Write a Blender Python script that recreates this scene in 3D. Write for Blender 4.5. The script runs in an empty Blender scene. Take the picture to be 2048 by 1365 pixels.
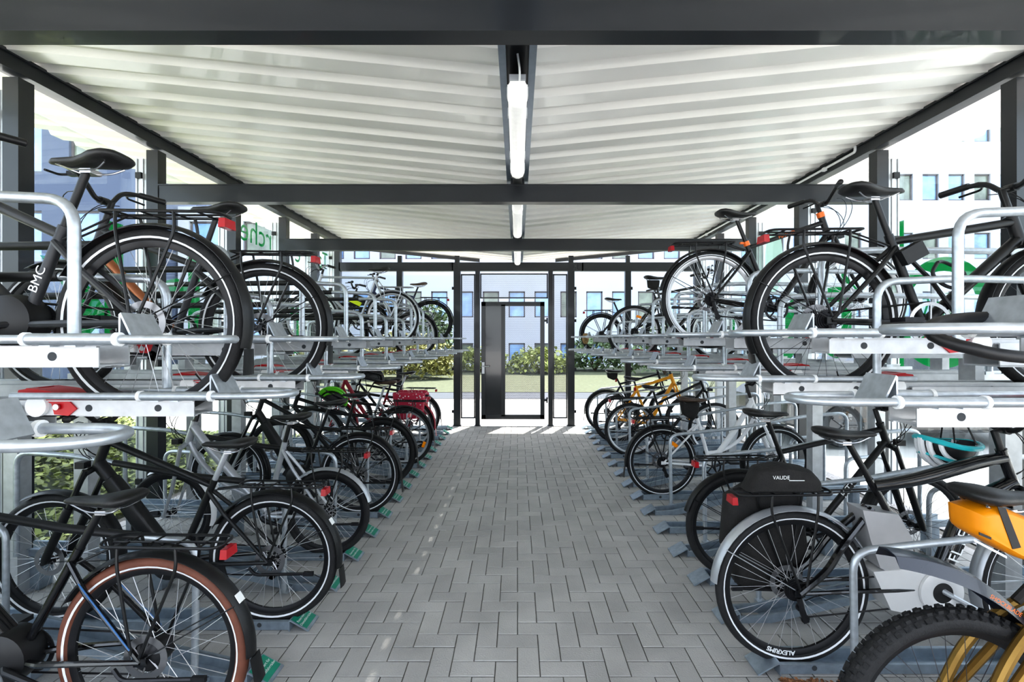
import bpy, math, random
from mathutils import Vector, Matrix
random.seed(7)
PI = math.pi
R = math.radians
scene = bpy.context.scene
COL = scene.collection
CAMH = 1.54

# ------------------------------------------------------------------ materials
MATS = {}
def mat(name, col, rough=0.5, metal=0.0, noise=0.0, nscale=20.0, bump=0.0, bscale=200.0, spec=0.5, coat=0.0, alpha=None, emis=None, coords='Object', stretch=None, island=0.0):
    if name in MATS: return MATS[name]
    m = bpy.data.materials.new(name); m.use_nodes = True
    nt = m.node_tree; b = nt.nodes['Principled BSDF']
    c = (col[0], col[1], col[2], 1)
    b.inputs['Base Color'].default_value = c
    b.inputs['Roughness'].default_value = rough
    b.inputs['Metallic'].default_value = metal
    b.inputs['Specular IOR Level'].default_value = spec
    b.inputs['Coat Weight'].default_value = coat
    if emis: 
        b.inputs['Emission Color'].default_value = (*emis[:3], 1); b.inputs['Emission Strength'].default_value = emis[3]
    if noise or bump or island:
        tc = nt.nodes.new('ShaderNodeTexCoord'); src = tc.outputs[coords]
        if stretch:
            mp = nt.nodes.new('ShaderNodeMapping'); mp.inputs['Scale'].default_value = stretch
            nt.links.new(src, mp.inputs['Vector']); src = mp.outputs['Vector']
    if noise or island:
        hsv = nt.nodes.new('ShaderNodeHueSaturation'); hsv.inputs['Color'].default_value = c
        val = None
        if noise:
            n = nt.nodes.new('ShaderNodeTexNoise'); n.inputs['Scale'].default_value = nscale; n.inputs['Detail'].default_value = 5
            nt.links.new(src, n.inputs['Vector'])
            mr = nt.nodes.new('ShaderNodeMapRange'); mr.inputs['From Min'].default_value = 0.25; mr.inputs['From Max'].default_value = 0.75
            mr.inputs['To Min'].default_value = 1 - noise; mr.inputs['To Max'].default_value = 1 + noise
            nt.links.new(n.outputs['Fac'], mr.inputs['Value']); val = mr.outputs['Result']
        if island:
            g = nt.nodes.new('ShaderNodeNewGeometry')
            mr2 = nt.nodes.new('ShaderNodeMapRange'); mr2.inputs['To Min'].default_value = 1 - island; mr2.inputs['To Max'].default_value = 1 + island
            nt.links.new(g.outputs['Random Per Island'], mr2.inputs['Value'])
            if val is None: val = mr2.outputs['Result']
            else:
                mu = nt.nodes.new('ShaderNodeMath'); mu.operation = 'MULTIPLY'
                nt.links.new(val, mu.inputs[0]); nt.links.new(mr2.outputs['Result'], mu.inputs[1]); val = mu.outputs[0]
        nt.links.new(val, hsv.inputs['Value']); nt.links.new(hsv.outputs['Color'], b.inputs['Base Color'])
    if bump:
        n2 = nt.nodes.new('ShaderNodeTexNoise'); n2.inputs['Scale'].default_value = bscale; n2.inputs['Detail'].default_value = 3
        nt.links.new(src, n2.inputs['Vector'])
        bp = nt.nodes.new('ShaderNodeBump'); bp.inputs['Strength'].default_value = bump; bp.inputs['Distance'].default_value = 0.01
        nt.links.new(n2.outputs['Fac'], bp.inputs['Height']); nt.links.new(bp.outputs['Normal'], b.inputs['Normal'])
    MATS[name] = m
    return m

def glass_mat(name, tint, gloss=0.12, rough=0.02, extra=0.0):
    m = bpy.data.materials.new(name); m.use_nodes = True; nt = m.node_tree
    nt.nodes.remove(nt.nodes['Principled BSDF']); out = nt.nodes['Material Output']
    t = nt.nodes.new('ShaderNodeBsdfTransparent'); t.inputs['Color'].default_value = (*tint, 1)
    g = nt.nodes.new('ShaderNodeBsdfGlossy'); g.inputs['Roughness'].default_value = rough; g.inputs['Color'].default_value = (0.9, 0.95, 1, 1)
    f = nt.nodes.new('ShaderNodeFresnel'); f.inputs['IOR'].default_value = 1.4
    mx = nt.nodes.new('ShaderNodeMixShader')
    ma = nt.nodes.new('ShaderNodeMath'); ma.operation = 'MULTIPLY_ADD'; ma.inputs[1].default_value = gloss * 4; ma.inputs[2].default_value = extra
    nt.links.new(f.outputs['Fac'], ma.inputs[0]); nt.links.new(ma.outputs[0], mx.inputs['Fac'])
    nt.links.new(t.outputs[0], mx.inputs[1]); nt.links.new(g.outputs[0], mx.inputs[2]); nt.links.new(mx.outputs[0], out.inputs['Surface'])
    return m

def perforated_mat(name, col, pitch=0.018, hole=0.36):
    m = bpy.data.materials.new(name); m.use_nodes = True; nt = m.node_tree
    b = nt.nodes['Principled BSDF']; out = nt.nodes['Material Output']
    b.inputs['Base Color'].default_value = (*col, 1); b.inputs['Roughness'].default_value = 0.5
    tc = nt.nodes.new('ShaderNodeTexCoord'); sep = nt.nodes.new('ShaderNodeSeparateXYZ')
    nt.links.new(tc.outputs['Object'], sep.inputs[0])
    def M(op, a, bb=None):
        n = nt.nodes.new('ShaderNodeMath'); n.operation = op
        for i, v in enumerate((a, bb)):
            if v is None: continue
            if isinstance(v, (int, float)): n.inputs[i].default_value = v
            else: nt.links.new(v, n.inputs[i])
        return n.outputs[0]
    u = M('MULTIPLY', sep.outputs['X'], 1 / pitch); v = M('MULTIPLY', sep.outputs['Z'], 1 / (pitch))
    row = M('FLOOR', v); odd = M('MODULO', M('ABSOLUTE', row), 2)
    fu = M('SUBTRACT', M('FRACT', M('ADD', u, M('MULTIPLY', odd, 0.5))), 0.5); fv = M('SUBTRACT', M('FRACT', v), 0.5)
    d = M('SQRT', M('ADD', M('MULTIPLY', fu, fu), M('MULTIPLY', fv, fv)))
    fac = M('LESS_THAN', d, hole)
    t = nt.nodes.new('ShaderNodeBsdfTransparent'); mx = nt.nodes.new('ShaderNodeMixShader')
    nt.links.new(fac, mx.inputs['Fac']); nt.links.new(b.outputs[0], mx.inputs[1]); nt.links.new(t.outputs[0], mx.inputs[2])
    nt.links.new(mx.outputs[0], out.inputs['Surface'])
    return m

STEEL = mat('anthracite_steel', (0.020, 0.023, 0.027), 0.3, 0.0, noise=0.12, nscale=3, spec=0.5, coat=0.15)
ALU = mat('aluminium_profile', (0.62, 0.64, 0.66), 0.35, 0.6, noise=0.08, nscale=8)
GALV = mat('galvanised_steel', (0.48, 0.52, 0.56), 0.38, 0.75, noise=0.16, nscale=35, bump=0.05, bscale=60)
GALVD = mat('galvanised_floor_rail', (0.33, 0.39, 0.45), 0.42, 0.65, noise=0.18, nscale=25, bump=0.05, bscale=60)
GALVL = mat('light_galvanised_rail', (0.52, 0.535, 0.55), 0.42, 0.55, noise=0.14, nscale=18, bump=0.04, bscale=80)
HOLE = mat('hole_dark', (0.05, 0.055, 0.06), 0.8)
RED = mat('red_plastic_lever', (0.50, 0.006, 0.012), 0.35, noise=0.06, nscale=20)
WHITEP = mat('white_plastic_ring', (0.85, 0.86, 0.86), 0.4, noise=0.04)
SLEEVE = mat('black_rubber_sleeve', (0.007, 0.007, 0.008), 0.5, noise=0.1, nscale=30)
def film(name, col, tr=.6):
    m = mat(name, col, .5, noise=.05, nscale=5); nt = m.node_tree; b = nt.nodes['Principled BSDF']; out = nt.nodes['Material Output']
    t = nt.nodes.new('ShaderNodeBsdfTranslucent'); t.inputs['Color'].default_value = (*col, 1); x = nt.nodes.new('ShaderNodeMixShader'); x.inputs[0].default_value = tr
    nt.links.new(b.outputs[0], x.inputs[1]); nt.links.new(t.outputs[0], x.inputs[2]); nt.links.new(x.outputs[0], out.inputs['Surface']); return m
GREEN = film('green_film', (0.0, 0.21, 0.045), .45)
LABELG = mat('green_label', (0.012, 0.23, 0.15), 0.45, noise=0.1, nscale=30)
WHITE = mat('white_print', (0.85, 0.87, 0.87), 0.5, noise=0.03)
PALEG = film('pale_green_film', (0.42, 0.60, 0.52))
# bicycle materials
BLACK = mat('matt_black_paint', (0.008, 0.0085, 0.0095), 0.4, 0.0, noise=0.15, nscale=12, spec=0.4, coat=0.08)
GLOSSB = mat('gloss_black_paint', (0.005, 0.005, 0.006), 0.18, 0.0, noise=0.1, nscale=12, coat=0.5)
GREYP = mat('graphite_paint', (0.045, 0.047, 0.052), 0.42, 0.2, noise=0.1, nscale=10)
SILVER = mat('silver_paint', (0.48, 0.50, 0.53), 0.3, 0.55, noise=0.06, nscale=10)
WHITEF = mat('white_frame_paint', (0.82, 0.83, 0.85), 0.3, noise=0.05, nscale=8)
COPPER = mat('copper_paint', (0.42, 0.16, 0.075), 0.3, 0.6, noise=0.1)
YELLOW = mat('yellow_orange_paint', (0.85, 0.36, 0.012), 0.35, noise=0.06)
GOLD = mat('gold_anodised', (0.26, 0.155, 0.04), 0.4, 0.75, noise=0.12)
REDF = mat('dark_red_paint', (0.32, 0.012, 0.03), 0.3, noise=0.08)
BLUEF = mat('blue_accent', (0.03, 0.13, 0.33), 0.3, noise=0.08)
ORANGE = mat('orange_anodised', (0.85, 0.17, 0.02), 0.35, 0.2, noise=0.05)
TYRE = mat('tyre_rubber', (0.014, 0.014, 0.015), 0.75, noise=0.25, nscale=30, bump=0.25, bscale=150)
TYREB = mat('brown_tyre_rubber', (0.15, 0.052, 0.03), 0.7, noise=0.15, nscale=30, bump=0.1, bscale=150)
RIMB = mat('black_rim', (0.014, 0.014, 0.016), 0.38, 0.3, noise=0.1)
RIMS = mat('silver_rim', (0.62, 0.63, 0.65), 0.3, 0.8, noise=0.06)
SPOKE = mat('steel_spokes', (0.72, 0.73, 0.75), 0.3, 0.7, noise=0.05)
SPOKEB = mat('black_spokes', (0.05, 0.05, 0.055), 0.4, 0.4, noise=0.05)
STRIPE = mat('reflective_stripe', (0.80, 0.82, 0.85), 0.4, noise=0.03)
VINYL = mat('saddle_vinyl', (0.012, 0.012, 0.012), 0.45, noise=0.2, nscale=30, bump=0.1, bscale=250)
LEATHER = mat('brown_saddle', (0.075, 0.045, 0.03), 0.5, noise=0.2, nscale=30)
CHROME = mat('chrome', (0.55, 0.55, 0.56), 0.2, 0.95, noise=0.05)
DARKM = mat('dark_metal', (0.03, 0.03, 0.033), 0.4, 0.6, noise=0.2, nscale=40)
PLAST = mat('black_plastic', (0.009, 0.009, 0.010), 0.45, noise=0.15, nscale=25)
GREYPL = mat('grey_plastic', (0.45, 0.47, 0.50), 0.4, noise=0.08, nscale=10)
LIGHTR = mat('red_lens', (0.36, 0.005, 0.012), 0.25, coat=0.2, emis=(0.6, 0.01, 0.02, 0.02), noise=0.05)
LENSO = mat('orange_lens', (0.90, 0.28, 0.0), 0.25, coat=0.3, emis=(0.9, 0.25, 0.0, 0.05), noise=0.05)
LENSW = mat('clear_lens', (0.75, 0.78, 0.8), 0.15, coat=0.5, noise=0.05)
FABRIC = mat('black_bag_fabric', (0.016, 0.015, 0.0145), 0.85, noise=0.3, nscale=25, bump=0.3, bscale=90)
FABYEL = mat('orange_tarpaulin', (0.80, 0.27, 0.0), 0.45, noise=0.06, nscale=10, bump=0.1, bscale=20)
TURQ = mat('turquoise_shell', (0.03, 0.50, 0.55), 0.3, coat=0.3, noise=0.05)
GREENH = mat('lime_shell', (0.12, 0.55, 0.02), 0.3, coat=0.3, noise=0.1)

# ------------------------------------------------------------------ mesh builder
class MB:
    def __init__(s): s.v = []; s.f = []; s.m = []; s.cur = 0
    def add(s, vs, fs, M=None):
        o = len(s.v)
        if M is not None: vs = [tuple(M @ Vector(p)) for p in vs]
        s.v += [tuple(p) for p in vs]; s.f += [[i + o for i in f] for f in fs]; s.m += [s.cur] * len(fs)
        return s
    def box(s, c, d, rot=None, taper=1.0):
        x, y, z = d[0] / 2, d[1] / 2, d[2] / 2; t = taper
        vs = [(-x, -y, -z), (x, -y, -z), (x, y, -z), (-x, y, -z), (-x * t, -y * t, z), (x * t, -y * t, z), (x * t, y * t, z), (-x * t, y * t, z)]
        fs = [(3, 2, 1, 0), (4, 5, 6, 7), (0, 1, 5, 4), (1, 2, 6, 5), (2, 3, 7, 6), (3, 0, 4, 7)]
        M = Matrix.Translation(c)
        if rot is not None: M = M @ (rot.to_4x4() if isinstance(rot, Matrix) else Matrix.Rotation(rot, 4, 'Y'))
        return s.add(vs, fs, M)
    def tube(s, pts, r, n=8, closed=False, caps=True, flat=None):
        pts = [Vector(p) for p in pts]; k = len(pts)
        rs = r if isinstance(r, (list, tuple)) else [r] * k
        T = []
        for i in range(k):
            if closed: t = pts[(i + 1) % k] - pts[i - 1]
            else: t = pts[min(i + 1, k - 1)] - pts[max(i - 1, 0)]
            T.append(t.normalized() if t.length > 1e-9 else Vector((1, 0, 0)))
        up = Vector((0, 1, 0))
        if abs(T[0].dot(up)) > 0.9: up = Vector((0, 0, 1))
        nrm = (up - T[0] * up.dot(T[0])).normalized()
        vs = []
        for i in range(k):
            nrm = nrm - T[i] * nrm.dot(T[i])
            nrm = nrm.normalized() if nrm.length > 1e-6 else T[i].orthogonal().normalized()
            bi = T[i].cross(nrm)
            fl = flat if flat else 1.0
            for j in range(n):
                a = 2 * PI * j / n
                vs.append(pts[i] + nrm * (math.cos(a) * rs[i] * fl) + bi * (math.sin(a) * rs[i]))
        fs = []
        for i in range(k if closed else k - 1):
            a = i * n; b = ((i + 1) % k) * n
            for j in range(n): fs.append((a + j, a + (j + 1) % n, b + (j + 1) % n, b + j))
        if caps and not closed:
            fs.append(tuple(range(n - 1, -1, -1))); fs.append(tuple(range((k - 1) * n, k * n)))
        return s.add(vs, fs)
    def lathe(s, prof, c, axis='Y', n=20, closed=False):
        vs = []; fs = []; k = len(prof)
        for i in range(n):
            a = 2 * PI * i / n
            for (rr, h) in prof:
                x, y = rr * math.cos(a), rr * math.sin(a)
                p = (x, h, y) if axis == 'Y' else ((x, y, h) if axis == 'Z' else (h, x, y))
                vs.append((p[0] + c[0], p[1] + c[1], p[2] + c[2]))
        for i in range(n):
            a = i * k; b = ((i + 1) % n) * k
            for j in range(k if closed else k - 1):
                j2 = (j + 1) % k
                fs.append((a + j, a + j2, b + j2, b + j))
        return s.add(vs, fs)
    def disc(s, c, r, th, axis='Y', n=18): return s.lathe([(0, -th / 2), (r, -th / 2), (r, th / 2), (0, th / 2)], c, axis, n)
    def prism(s, outline, y0, y1, M=None):
        """outline in x,z, extruded along y"""
        n = len(outline)
        vs = [(p[0], y0, p[1]) for p in outline] + [(p[0], y1, p[1]) for p in outline]
        fs = [tuple(range(n)), tuple(range(2 * n - 1, n - 1, -1))] + [(i, i + n, (i + 1) % n + n, (i + 1) % n) for i in range(n)]
        return s.add(vs, fs, M)
    def loft(s, secs, closed_ends=True):
        n = len(secs[0]); vs = [p for q in secs for p in q]; fs = []
        for i in range(len(secs) - 1):
            for j in range(n): fs.append((i * n + j, i * n + (j + 1) % n, (i + 1) * n + (j + 1) % n, (i + 1) * n + j))
        if closed_ends: fs += [tuple(range(n - 1, -1, -1)), tuple(range((len(secs) - 1) * n, len(secs) * n))]
        return s.add(vs, fs)
    def mesh(s, name, mats, smooth=True, angle=38):
        me = bpy.data.meshes.new(name); me.from_pydata(s.v, [], s.f)
        for m in (mats if isinstance(mats, (list, tuple)) else [mats]): me.materials.append(m)
        if any(s.m): me.polygons.foreach_set('material_index', s.m)
        me.update()
        if smooth:
            me.polygons.foreach_set('use_smooth', [True] * len(me.polygons)); me.set_sharp_from_angle(angle=R(angle))
        return me

def obj(name, me, parent=None, loc=(0, 0, 0), rot=(0, 0, 0), label=None):
    o = bpy.data.objects.new(name, me); COL.objects.link(o)
    if parent is not None: o.parent = parent
    o.location = loc; o.rotation_euler = rot
    if label: o['label'] = label
    return o
def part(name, mb, mats, parent, **k):
    sm = k.pop('smooth', True)
    return obj(name, mb.mesh(name, mats, sm), parent, **k)
def tag(o, label, cat, group=None, kind=None):
    if label: o['label'] = label
    if cat: o['category'] = cat
    if group: o['group'] = group
    if kind: o['kind'] = kind
    return o
def thing(name, label, cat, loc=(0, 0, 0), rot=(0, 0, 0), group=None, kind=None):
    o = bpy.data.objects.new(name, None); COL.objects.link(o); o.location = loc; o.rotation_euler = rot
    o.empty_display_size = 0.1
    return tag(o, label, cat, group, kind)

def text_geo(txt, size, ext=0.0, font_shear=0.0, align='CENTER', res=3, offset=0.0):
    cu = bpy.data.curves.new('txt', 'FONT'); cu.body = txt; cu.size = size; cu.extrude = ext; cu.align_x = align; cu.align_y = 'CENTER'
    cu.resolution_u = res; cu.shear = font_shear; cu.offset = offset
    o = bpy.data.objects.new('txt', cu); COL.objects.link(o)
    dg = bpy.context.evaluated_depsgraph_get()
    me = bpy.data.meshes.new_from_object(o.evaluated_get(dg))
    vs = [tuple(v.co) for v in me.vertices]; fs = [tuple(p.vertices) for p in me.polygons]
    bpy.data.objects.remove(o); bpy.data.curves.remove(cu); bpy.data.meshes.remove(me)
    return vs, fs
def bez(p0, p1, p2, p3, n=8):
    out = []
    for i in range(n + 1):
        t = i / n; u = 1 - t
        out.append(tuple(u**3 * a + 3 * u * u * t * b + 3 * u * t * t * c + t**3 * d for a, b, c, d in zip(p0, p1, p2, p3)))
    return out
def lerp(a, b, t): return tuple(x + (y - x) * t for x, y in zip(a, b))
def fillet(pts, rad, n=5):
    out = [Vector(pts[0])]
    for i in range(1, len(pts) - 1):
        p = Vector(pts[i]); a = (Vector(pts[i - 1]) - p); b = (Vector(pts[i + 1]) - p)
        r = min(rad, a.length * 0.49, b.length * 0.49)
        A = p + a.normalized() * r; B = p + b.normalized() * r
        for k in range(n + 1):
            t = k / n; out.append(A * (1 - t)**2 + p * 2 * t * (1 - t) + B * t * t)
    out.append(Vector(pts[-1]))
    return out
# ------------------------------------------------------------------ bicycles
_cache = {}
def wheel_meshes(r, tw, tyre, rim, spoke, stripe, knob, hubr, rear, nsp):
    key = (round(r, 3), round(tw, 3), tyre.name, rim.name, spoke.name, stripe, knob, hubr, rear, nsp)
    if key in _cache: return _cache[key]
    m = tw / 2; Rm = r - m
    b = MB(); prof = [(Rm + m * math.cos(2 * PI * j / 10), m * math.sin(2 * PI * j / 10)) for j in range(10)]
    b.lathe(prof, (0, 0, 0), 'Y', 60, closed=True)
    if knob:
        for i in range(66):
            a = 2 * PI * i / 66
            for (yy, tilt, off) in ((0.012, 0, 0), (-0.012, 0, 0.5), (0.027, 0.6, 0.5), (-0.027, -0.6, 0)):
                aa = a + off * 2 * PI / 66
                rad = Rm + math.sqrt(max(m * m - yy * yy * 0.9, 0.0001)) + 0.001
                M = Matrix.Rotation(-aa, 4, 'Y') @ Matrix.Translation((rad, yy, 0)) @ Matrix.Rotation(tilt, 4, 'Z')
                q = MB(); q.box((0, 0, 0), (0.011, 0.014, 0.015), taper=0.85); b.add(q.v, q.f, M)
    ty = b.mesh('tyre', tyre)
    b = MB(); ro = r - tw * 0.90; ri = ro - 0.024; w = 0.0125
    b.lathe([(ro, -w), (ro, w), (ro - 0.008, w), (ri, 0.006), (ri, -0.006), (ro - 0.008, -w)], (0, 0, 0), 'Y', 60, closed=True)
    b.tube([(ri + 0.004, 0, 0.0), (ri - 0.035, 0, 0.0)], 0.003, 5)
    rm = b.mesh('rim', rim)
    b = MB()
    for i in range(nsp):
        a = 2 * PI * i / nsp; side = 1 if i % 2 else -1; d = R(62) * (1 if (i // 2) % 2 else -1)
        hr = hubr * 0.92
        b.tube([(hr * math.cos(a + d), side * 0.030, hr * math.sin(a + d)), (ri * math.cos(a), side * 0.003, ri * math.sin(a))], 0.0012, 3, caps=False)
    sp = b.mesh('spokes', spoke)
    b = MB()
    if hubr > 0.04: pr = [(0, -.045), (hubr * .7, -.042), (hubr, -.034), (hubr, .034), (hubr * .7, .042), (0, .045)]
    else: pr = [(0, -.055), (.008, -.055), (.008, -.036), (hubr, -.034), (hubr, -.028), (.014, -.024), (.014, .024), (hubr, .028), (hubr, .034), (.008, .036), (.008, .055), (0, .055)]
    b.lathe(pr, (0, 0, 0), 'Y', 16)
    hb = b.mesh('hub', DARKM)
    st = None
    if stripe:
        b = MB()
        for s in (1, -1):
            pr = [(Rm + 1.03 * m * math.cos(R(q)), s * 1.03 * m * math.sin(R(q))) for q in (104, 113, 122)]
            b.lathe(pr, (0, 0, 0), 'Y', 60)
        st = b.mesh('reflective_stripe', STRIPE)
    cas = None
    if rear:
        b = MB()
        for i in range(5):
            rr = 0.052 - i * 0.007
            b.lathe([(0.012, -.030 - i * .005), (rr, -.030 - i * .005), (rr, -.0325 - i * .005), (0.012, -.0325 - i * .005)], (0, 0, 0), 'Y', 22)
        cas = b.mesh('cassette', DARKM)
    disc = None
    b = MB()
    b.lathe([(.055, .040), (.08, .040), (.08, .042), (.055, .042)], (0, 0, 0), 'Y', 28, closed=True)
    for i in range(6):
        a = 2 * PI * i / 6
        b.tube([(.015 * math.cos(a), .041, .015 * math.sin(a)), (.06 * math.cos(a + .5), .041, .06 * math.sin(a + .5))], .0035, 4)
    disc = b.mesh('brake_disc', mat('disc_steel', (.30, .30, .31), .35, .85, noise=.1))
    _cache[key] = (ty, rm, sp, hb, st, cas, disc)
    return _cache[key]

def add_wheel(name, parent, c, P, r, rear, steer=0):
    ms = wheel_meshes(r, P['tw'], P['tyre'], P['rim'], P['spoke'], P['stripe'], P['knob'], P['hubr'] if rear else 0.025, rear, P['nsp'])
    o = obj(name, ms[1], parent, c, (0, random.uniform(0, 6), steer))
    obj('tyre', ms[0], o); obj('spokes', ms[2], o); obj('hub', ms[3], o)
    if ms[4]: obj('reflective_stripe', ms[4], o)
    if rear: obj('cassette', ms[5], o)
    if P['disc']: obj('brake_disc', ms[6], o)
    return o

def arc_strip(c, rad, a0, a1, hw, n=22, th=0.0025, drop=0.014):
    secs = []
    for i in range(n + 1):
        a = R(a0 + (a1 - a0) * i / n); loop = []
        for (sgn, off) in ((1, 0), (-1, -th)):
            for t in ((-1, -.6, 0, .6, 1) if sgn > 0 else (1, .6, 0, -.6, -1)):
                rr = rad + off - drop * t * t
                loop.append((c[0] + rr * math.cos(a), c[1] + t * hw, c[2] + rr * math.sin(a)))
        secs.append(loop)
    return secs

_sad = {}
def saddle_mesh(m, w=1.0):
    if (m.name, w) in _sad: return _sad[(m.name, w)]
    xs = [-.137, -.125, -.10, -.06, -.02, .03, .08, .12, .137]; ws = [.040, .066, .080, .074, .055, .036, .027, .022, .012]
    tp = [.004, .012, .014, .010, .002, -.006, -.007, -.008, -.016]; th = [.02, .045, .058, .058, .05, .042, .036, .03, .016]
    secs = []
    for x, ww, t, h in zip(xs, ws, tp, th):
        loop = []
        for j in range(16):
            a = 2 * PI * j / 16; cy, sz = math.cos(a), math.sin(a)
            y = ww * w * math.copysign(abs(cy)**0.75, cy)
            z = t - h * 0.38 + (h * 0.38 * math.copysign(abs(sz)**0.8, sz) if sz > 0 else h * 0.62 * sz * (abs(cy) * 0.5 + 0.5 if False else 0.75))
            loop.append((x, y, z))
        secs.append(loop)
    b = MB(); b.loft(secs); _sad[(m.name, w)] = b.mesh('saddle', m, True, 60)
    return _sad[(m.name, w)]
def rails_mesh():
    if 'rails' in _cache: return _cache['rails']
    b = MB()
    for s in (1, -1):
        b.tube(fillet([(-.10, s * .045, -.035), (-.06, s * .03, -.058), (.04, s * .022, -.058), (.11, s * .012, -.03)], .03), .0035, 6)
    b.box((-.01, 0, -.06), (.04, .05, .016)); _cache['rails'] = b.mesh('saddle_rails', CHROME)
    return _cache['rails']

DEF = dict(r=.35, rf=None, tw=.045, wb=1.08, bbx=.46, bbz=.29, sx=.24, sz=.98, head=(.90, .95), htl=.15, cast=71, style='diamond', ttz=None, ttdrop=.03,
           frame=BLACK, fork=None, post=BLACK, rim=RIMB, spoke=SPOKE, tyre=TYRE, stripe=True, knob=False, hubr=.025, nsp=32, disc=True,
           fender=BLACK, ffender=None, rack=BLACK, ebike=None, batt=BLACK, sad=VINYL, rise=.06, sweep=.08, barw=.30, steer=0.0, tail=True, lamp=True,
           guard=False, kick=True, susp=False, drop=False, stem=.07, tubes=1.0, flap=True, dt=None, ring=.085, ringm=None, light_post=None, crank=20,
           grip=PLAST, qy=0.0, rackz=.09, label_frame=None, collar=None)

def bike(label, loc, side, group=None, lean=0.0, yaw=0.0, **kw):
    P = dict(DEF); P.update(kw)
    r = P['r']; rf = P['rf'] or r
    rz = (0 if side > 0 else PI) + yaw
    t = thing('bicycle', label, 'bicycle', loc, (lean, 0, rz), group or ('bicycles parked on the left rack' if side < 0 else 'bicycles parked on the right rack'))
    F = P['frame']; fk = P['fork'] or F; ks = P['tubes']
    A = Vector((0, 0, r)); C = Vector((P['wb'], 0, rf)); B = Vector((P['bbx'], 0, P['bbz']))
    Sd = Vector((P['sx'], 0, P['sz'] - .055)); u = (Sd - B).normalized()
    ht = Vector((P['head'][0], 0, P['head'][1])); ca = R(P['cast']); ax = Vector((-math.cos(ca), 0, math.sin(ca)))
    hb_ = ht - ax * P['htl']
    ttz = P['ttz'] or (P['sz'] - .24)
    sj = B + u * ((ttz - B.z) / u.z)          # seat tube junction
    # frame
    b = MB()
    sttop = sj + u * .035
    b.tube([B, sttop], .0165 * ks, 10)
    b.tube([hb_, ht], .0215 * ks, 12)
    b.tube([ht, ht + ax * .012], .024 * ks, 10); 
    b.disc(B, .022, .075, 'Y', 14)
    tth = ht - ax * P['ttdrop']; dth = hb_ + ax * .03
    dtr = .021 * ks if not P['ebike'] == 'down' else .033
    dtm = P['dt']
    d = MB() if dtm else b
    if P['style'] == 'diamond':
        b.tube([sj, tth], [.0155 * ks, .018 * ks], 10)
        d.tube([dth, B + Vector((.02, 0, .01))], dtr, 10)
    elif P['style'] == 'step':
        mid = Vector((P['bbx'] + .14, 0, P['bbz'] + .13))
        pts = bez(tth, tth + Vector((-.10, 0, -.16)), mid + Vector((.06, 0, .12)), B + Vector((0, 0, .03)), 12)
        d.tube(pts, dtr * 1.25, 10)
        pts = bez(dth, dth + Vector((-.07, 0, -.20)), mid + Vector((.10, 0, .0)), B + u * .12, 12)
        if P['ebike'] != 'down': d.tube(pts, dtr * .8, 10)
    elif P['style'] == 'flyer':
        pts = bez(tth, tth + Vector((-.25, 0, -.035)), sj + Vector((.30, 0, .03)), sj + Vector((0, 0, .0)), 10)
        b.tube(pts, [.026 + .006 * math.sin(i / 10 * PI) for i in range(11)], 12)
        d.tube([dth, Vector((.815, 0, .74)), Vector((.735, 0, .53)), Vector((.685, 0, .40))], [.032, .036, .038, .04], 12)
    # stays
    sjl = sj - u * (.03 if P['style'] != 'step' else .02)
    for s in (1, -1):
        drop = Vector((0, s * .066, r))
        if P['style'] == 'flyer':
            b.tube(fillet([sj + Vector((-.02, s * .02, -.10)), Vector((.20, s * .055, r + .21)), Vector((.13, s * .06, r + .1)), drop], .05), [.016] * 14, 8)
        else:
            b.tube([sjl + Vector((0, s * .016, 0)), lerp(sjl, A, .25) + Vector((0, s * .045, 0)) if False else Vector(lerp(sjl, A, .3)) + Vector((0, s * .048, 0)), drop], [.010 * ks, .0095 * ks, .008 * ks], 8)
        b.tube([B + Vector((-.02, s * .022, 0)), B + Vector((-.12, s * .05, (r - B.z) * .25)), drop], [.012 * ks, .0115 * ks, .009 * ks], 8)
        b.box(drop, (.045, .007, .03))
    fr = part('frame', b, F, t)
    if dtm: part('down_tube', d, dtm, t)
    if P['label_frame']:
        tx, sz, along, side_y, m_ = P['label_frame']      # text along a tube
        p0, p1 = {'dt': (dth, B), 'tt': (sj, tth), 'st': (sj, B)}[along]
        if along == 'dt' and P['style'] == 'flyer': p0, p1 = Vector((.83, 0, .775)), Vector((.68, 0, .395))
        vs, fs = text_geo(tx, sz); e = (p1 - p0).normalized() if (p1 - p0).x > 0 or along == 'st' else (p0 - p1).normalized()
        if side_y > 0: e = -e
        nY = Vector((0, side_y, 0)); upv = nY.cross(e)
        mid = (p0 + p1) / 2 + nY * ((.045 if (P['ebike'] and along == 'dt') or P['style'] == 'flyer' else .019) * ks)
        M = Matrix((( e.x, upv.x, nY.x, mid.x), (e.y, upv.y, nY.y, mid.y), (e.z, upv.z, nY.z, mid.z), (0, 0, 0, 1)))
        q = MB(); q.add(vs, fs, M); part('lettering', q, m_, fr, smooth=False)
    if P['collar']:
        b = MB(); b.tube([sttop - u * .02, sttop + u * .012], .022, 12); b.box(sttop + Vector((-.03, 0, 0)), (.03, .02, .014)); part('seat_clamp', b, P['collar'], t)
        b = MB(); b.tube([ht + ax * .008, ht + ax * .045], .026, 12); part('headset_collar', b, P['collar'], t)
    # seat post, saddle
    b = MB(); b.tube([sttop - u * .05, Sd - u * .01], .0142, 10)
    part('seat_post', b, P['post'], t)
    s_ = obj('saddle', saddle_mesh(P['sad']), t, (P['sx'], 0, P['sz'] - .012), (0, P.get('sadtilt', 0), 0)); obj('saddle_rails', rails_mesh(), s_)
    # fork
    b = MB(); crown = hb_ - ax * .012
    cw = .055 + P['tw'] * .3
    b.tube([crown + Vector((0, -cw, 0)), crown + Vector((0, -.02, .012)), crown + Vector((0, .02, .012)), crown + Vector((0, cw, 0))], .017, 8)
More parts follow.
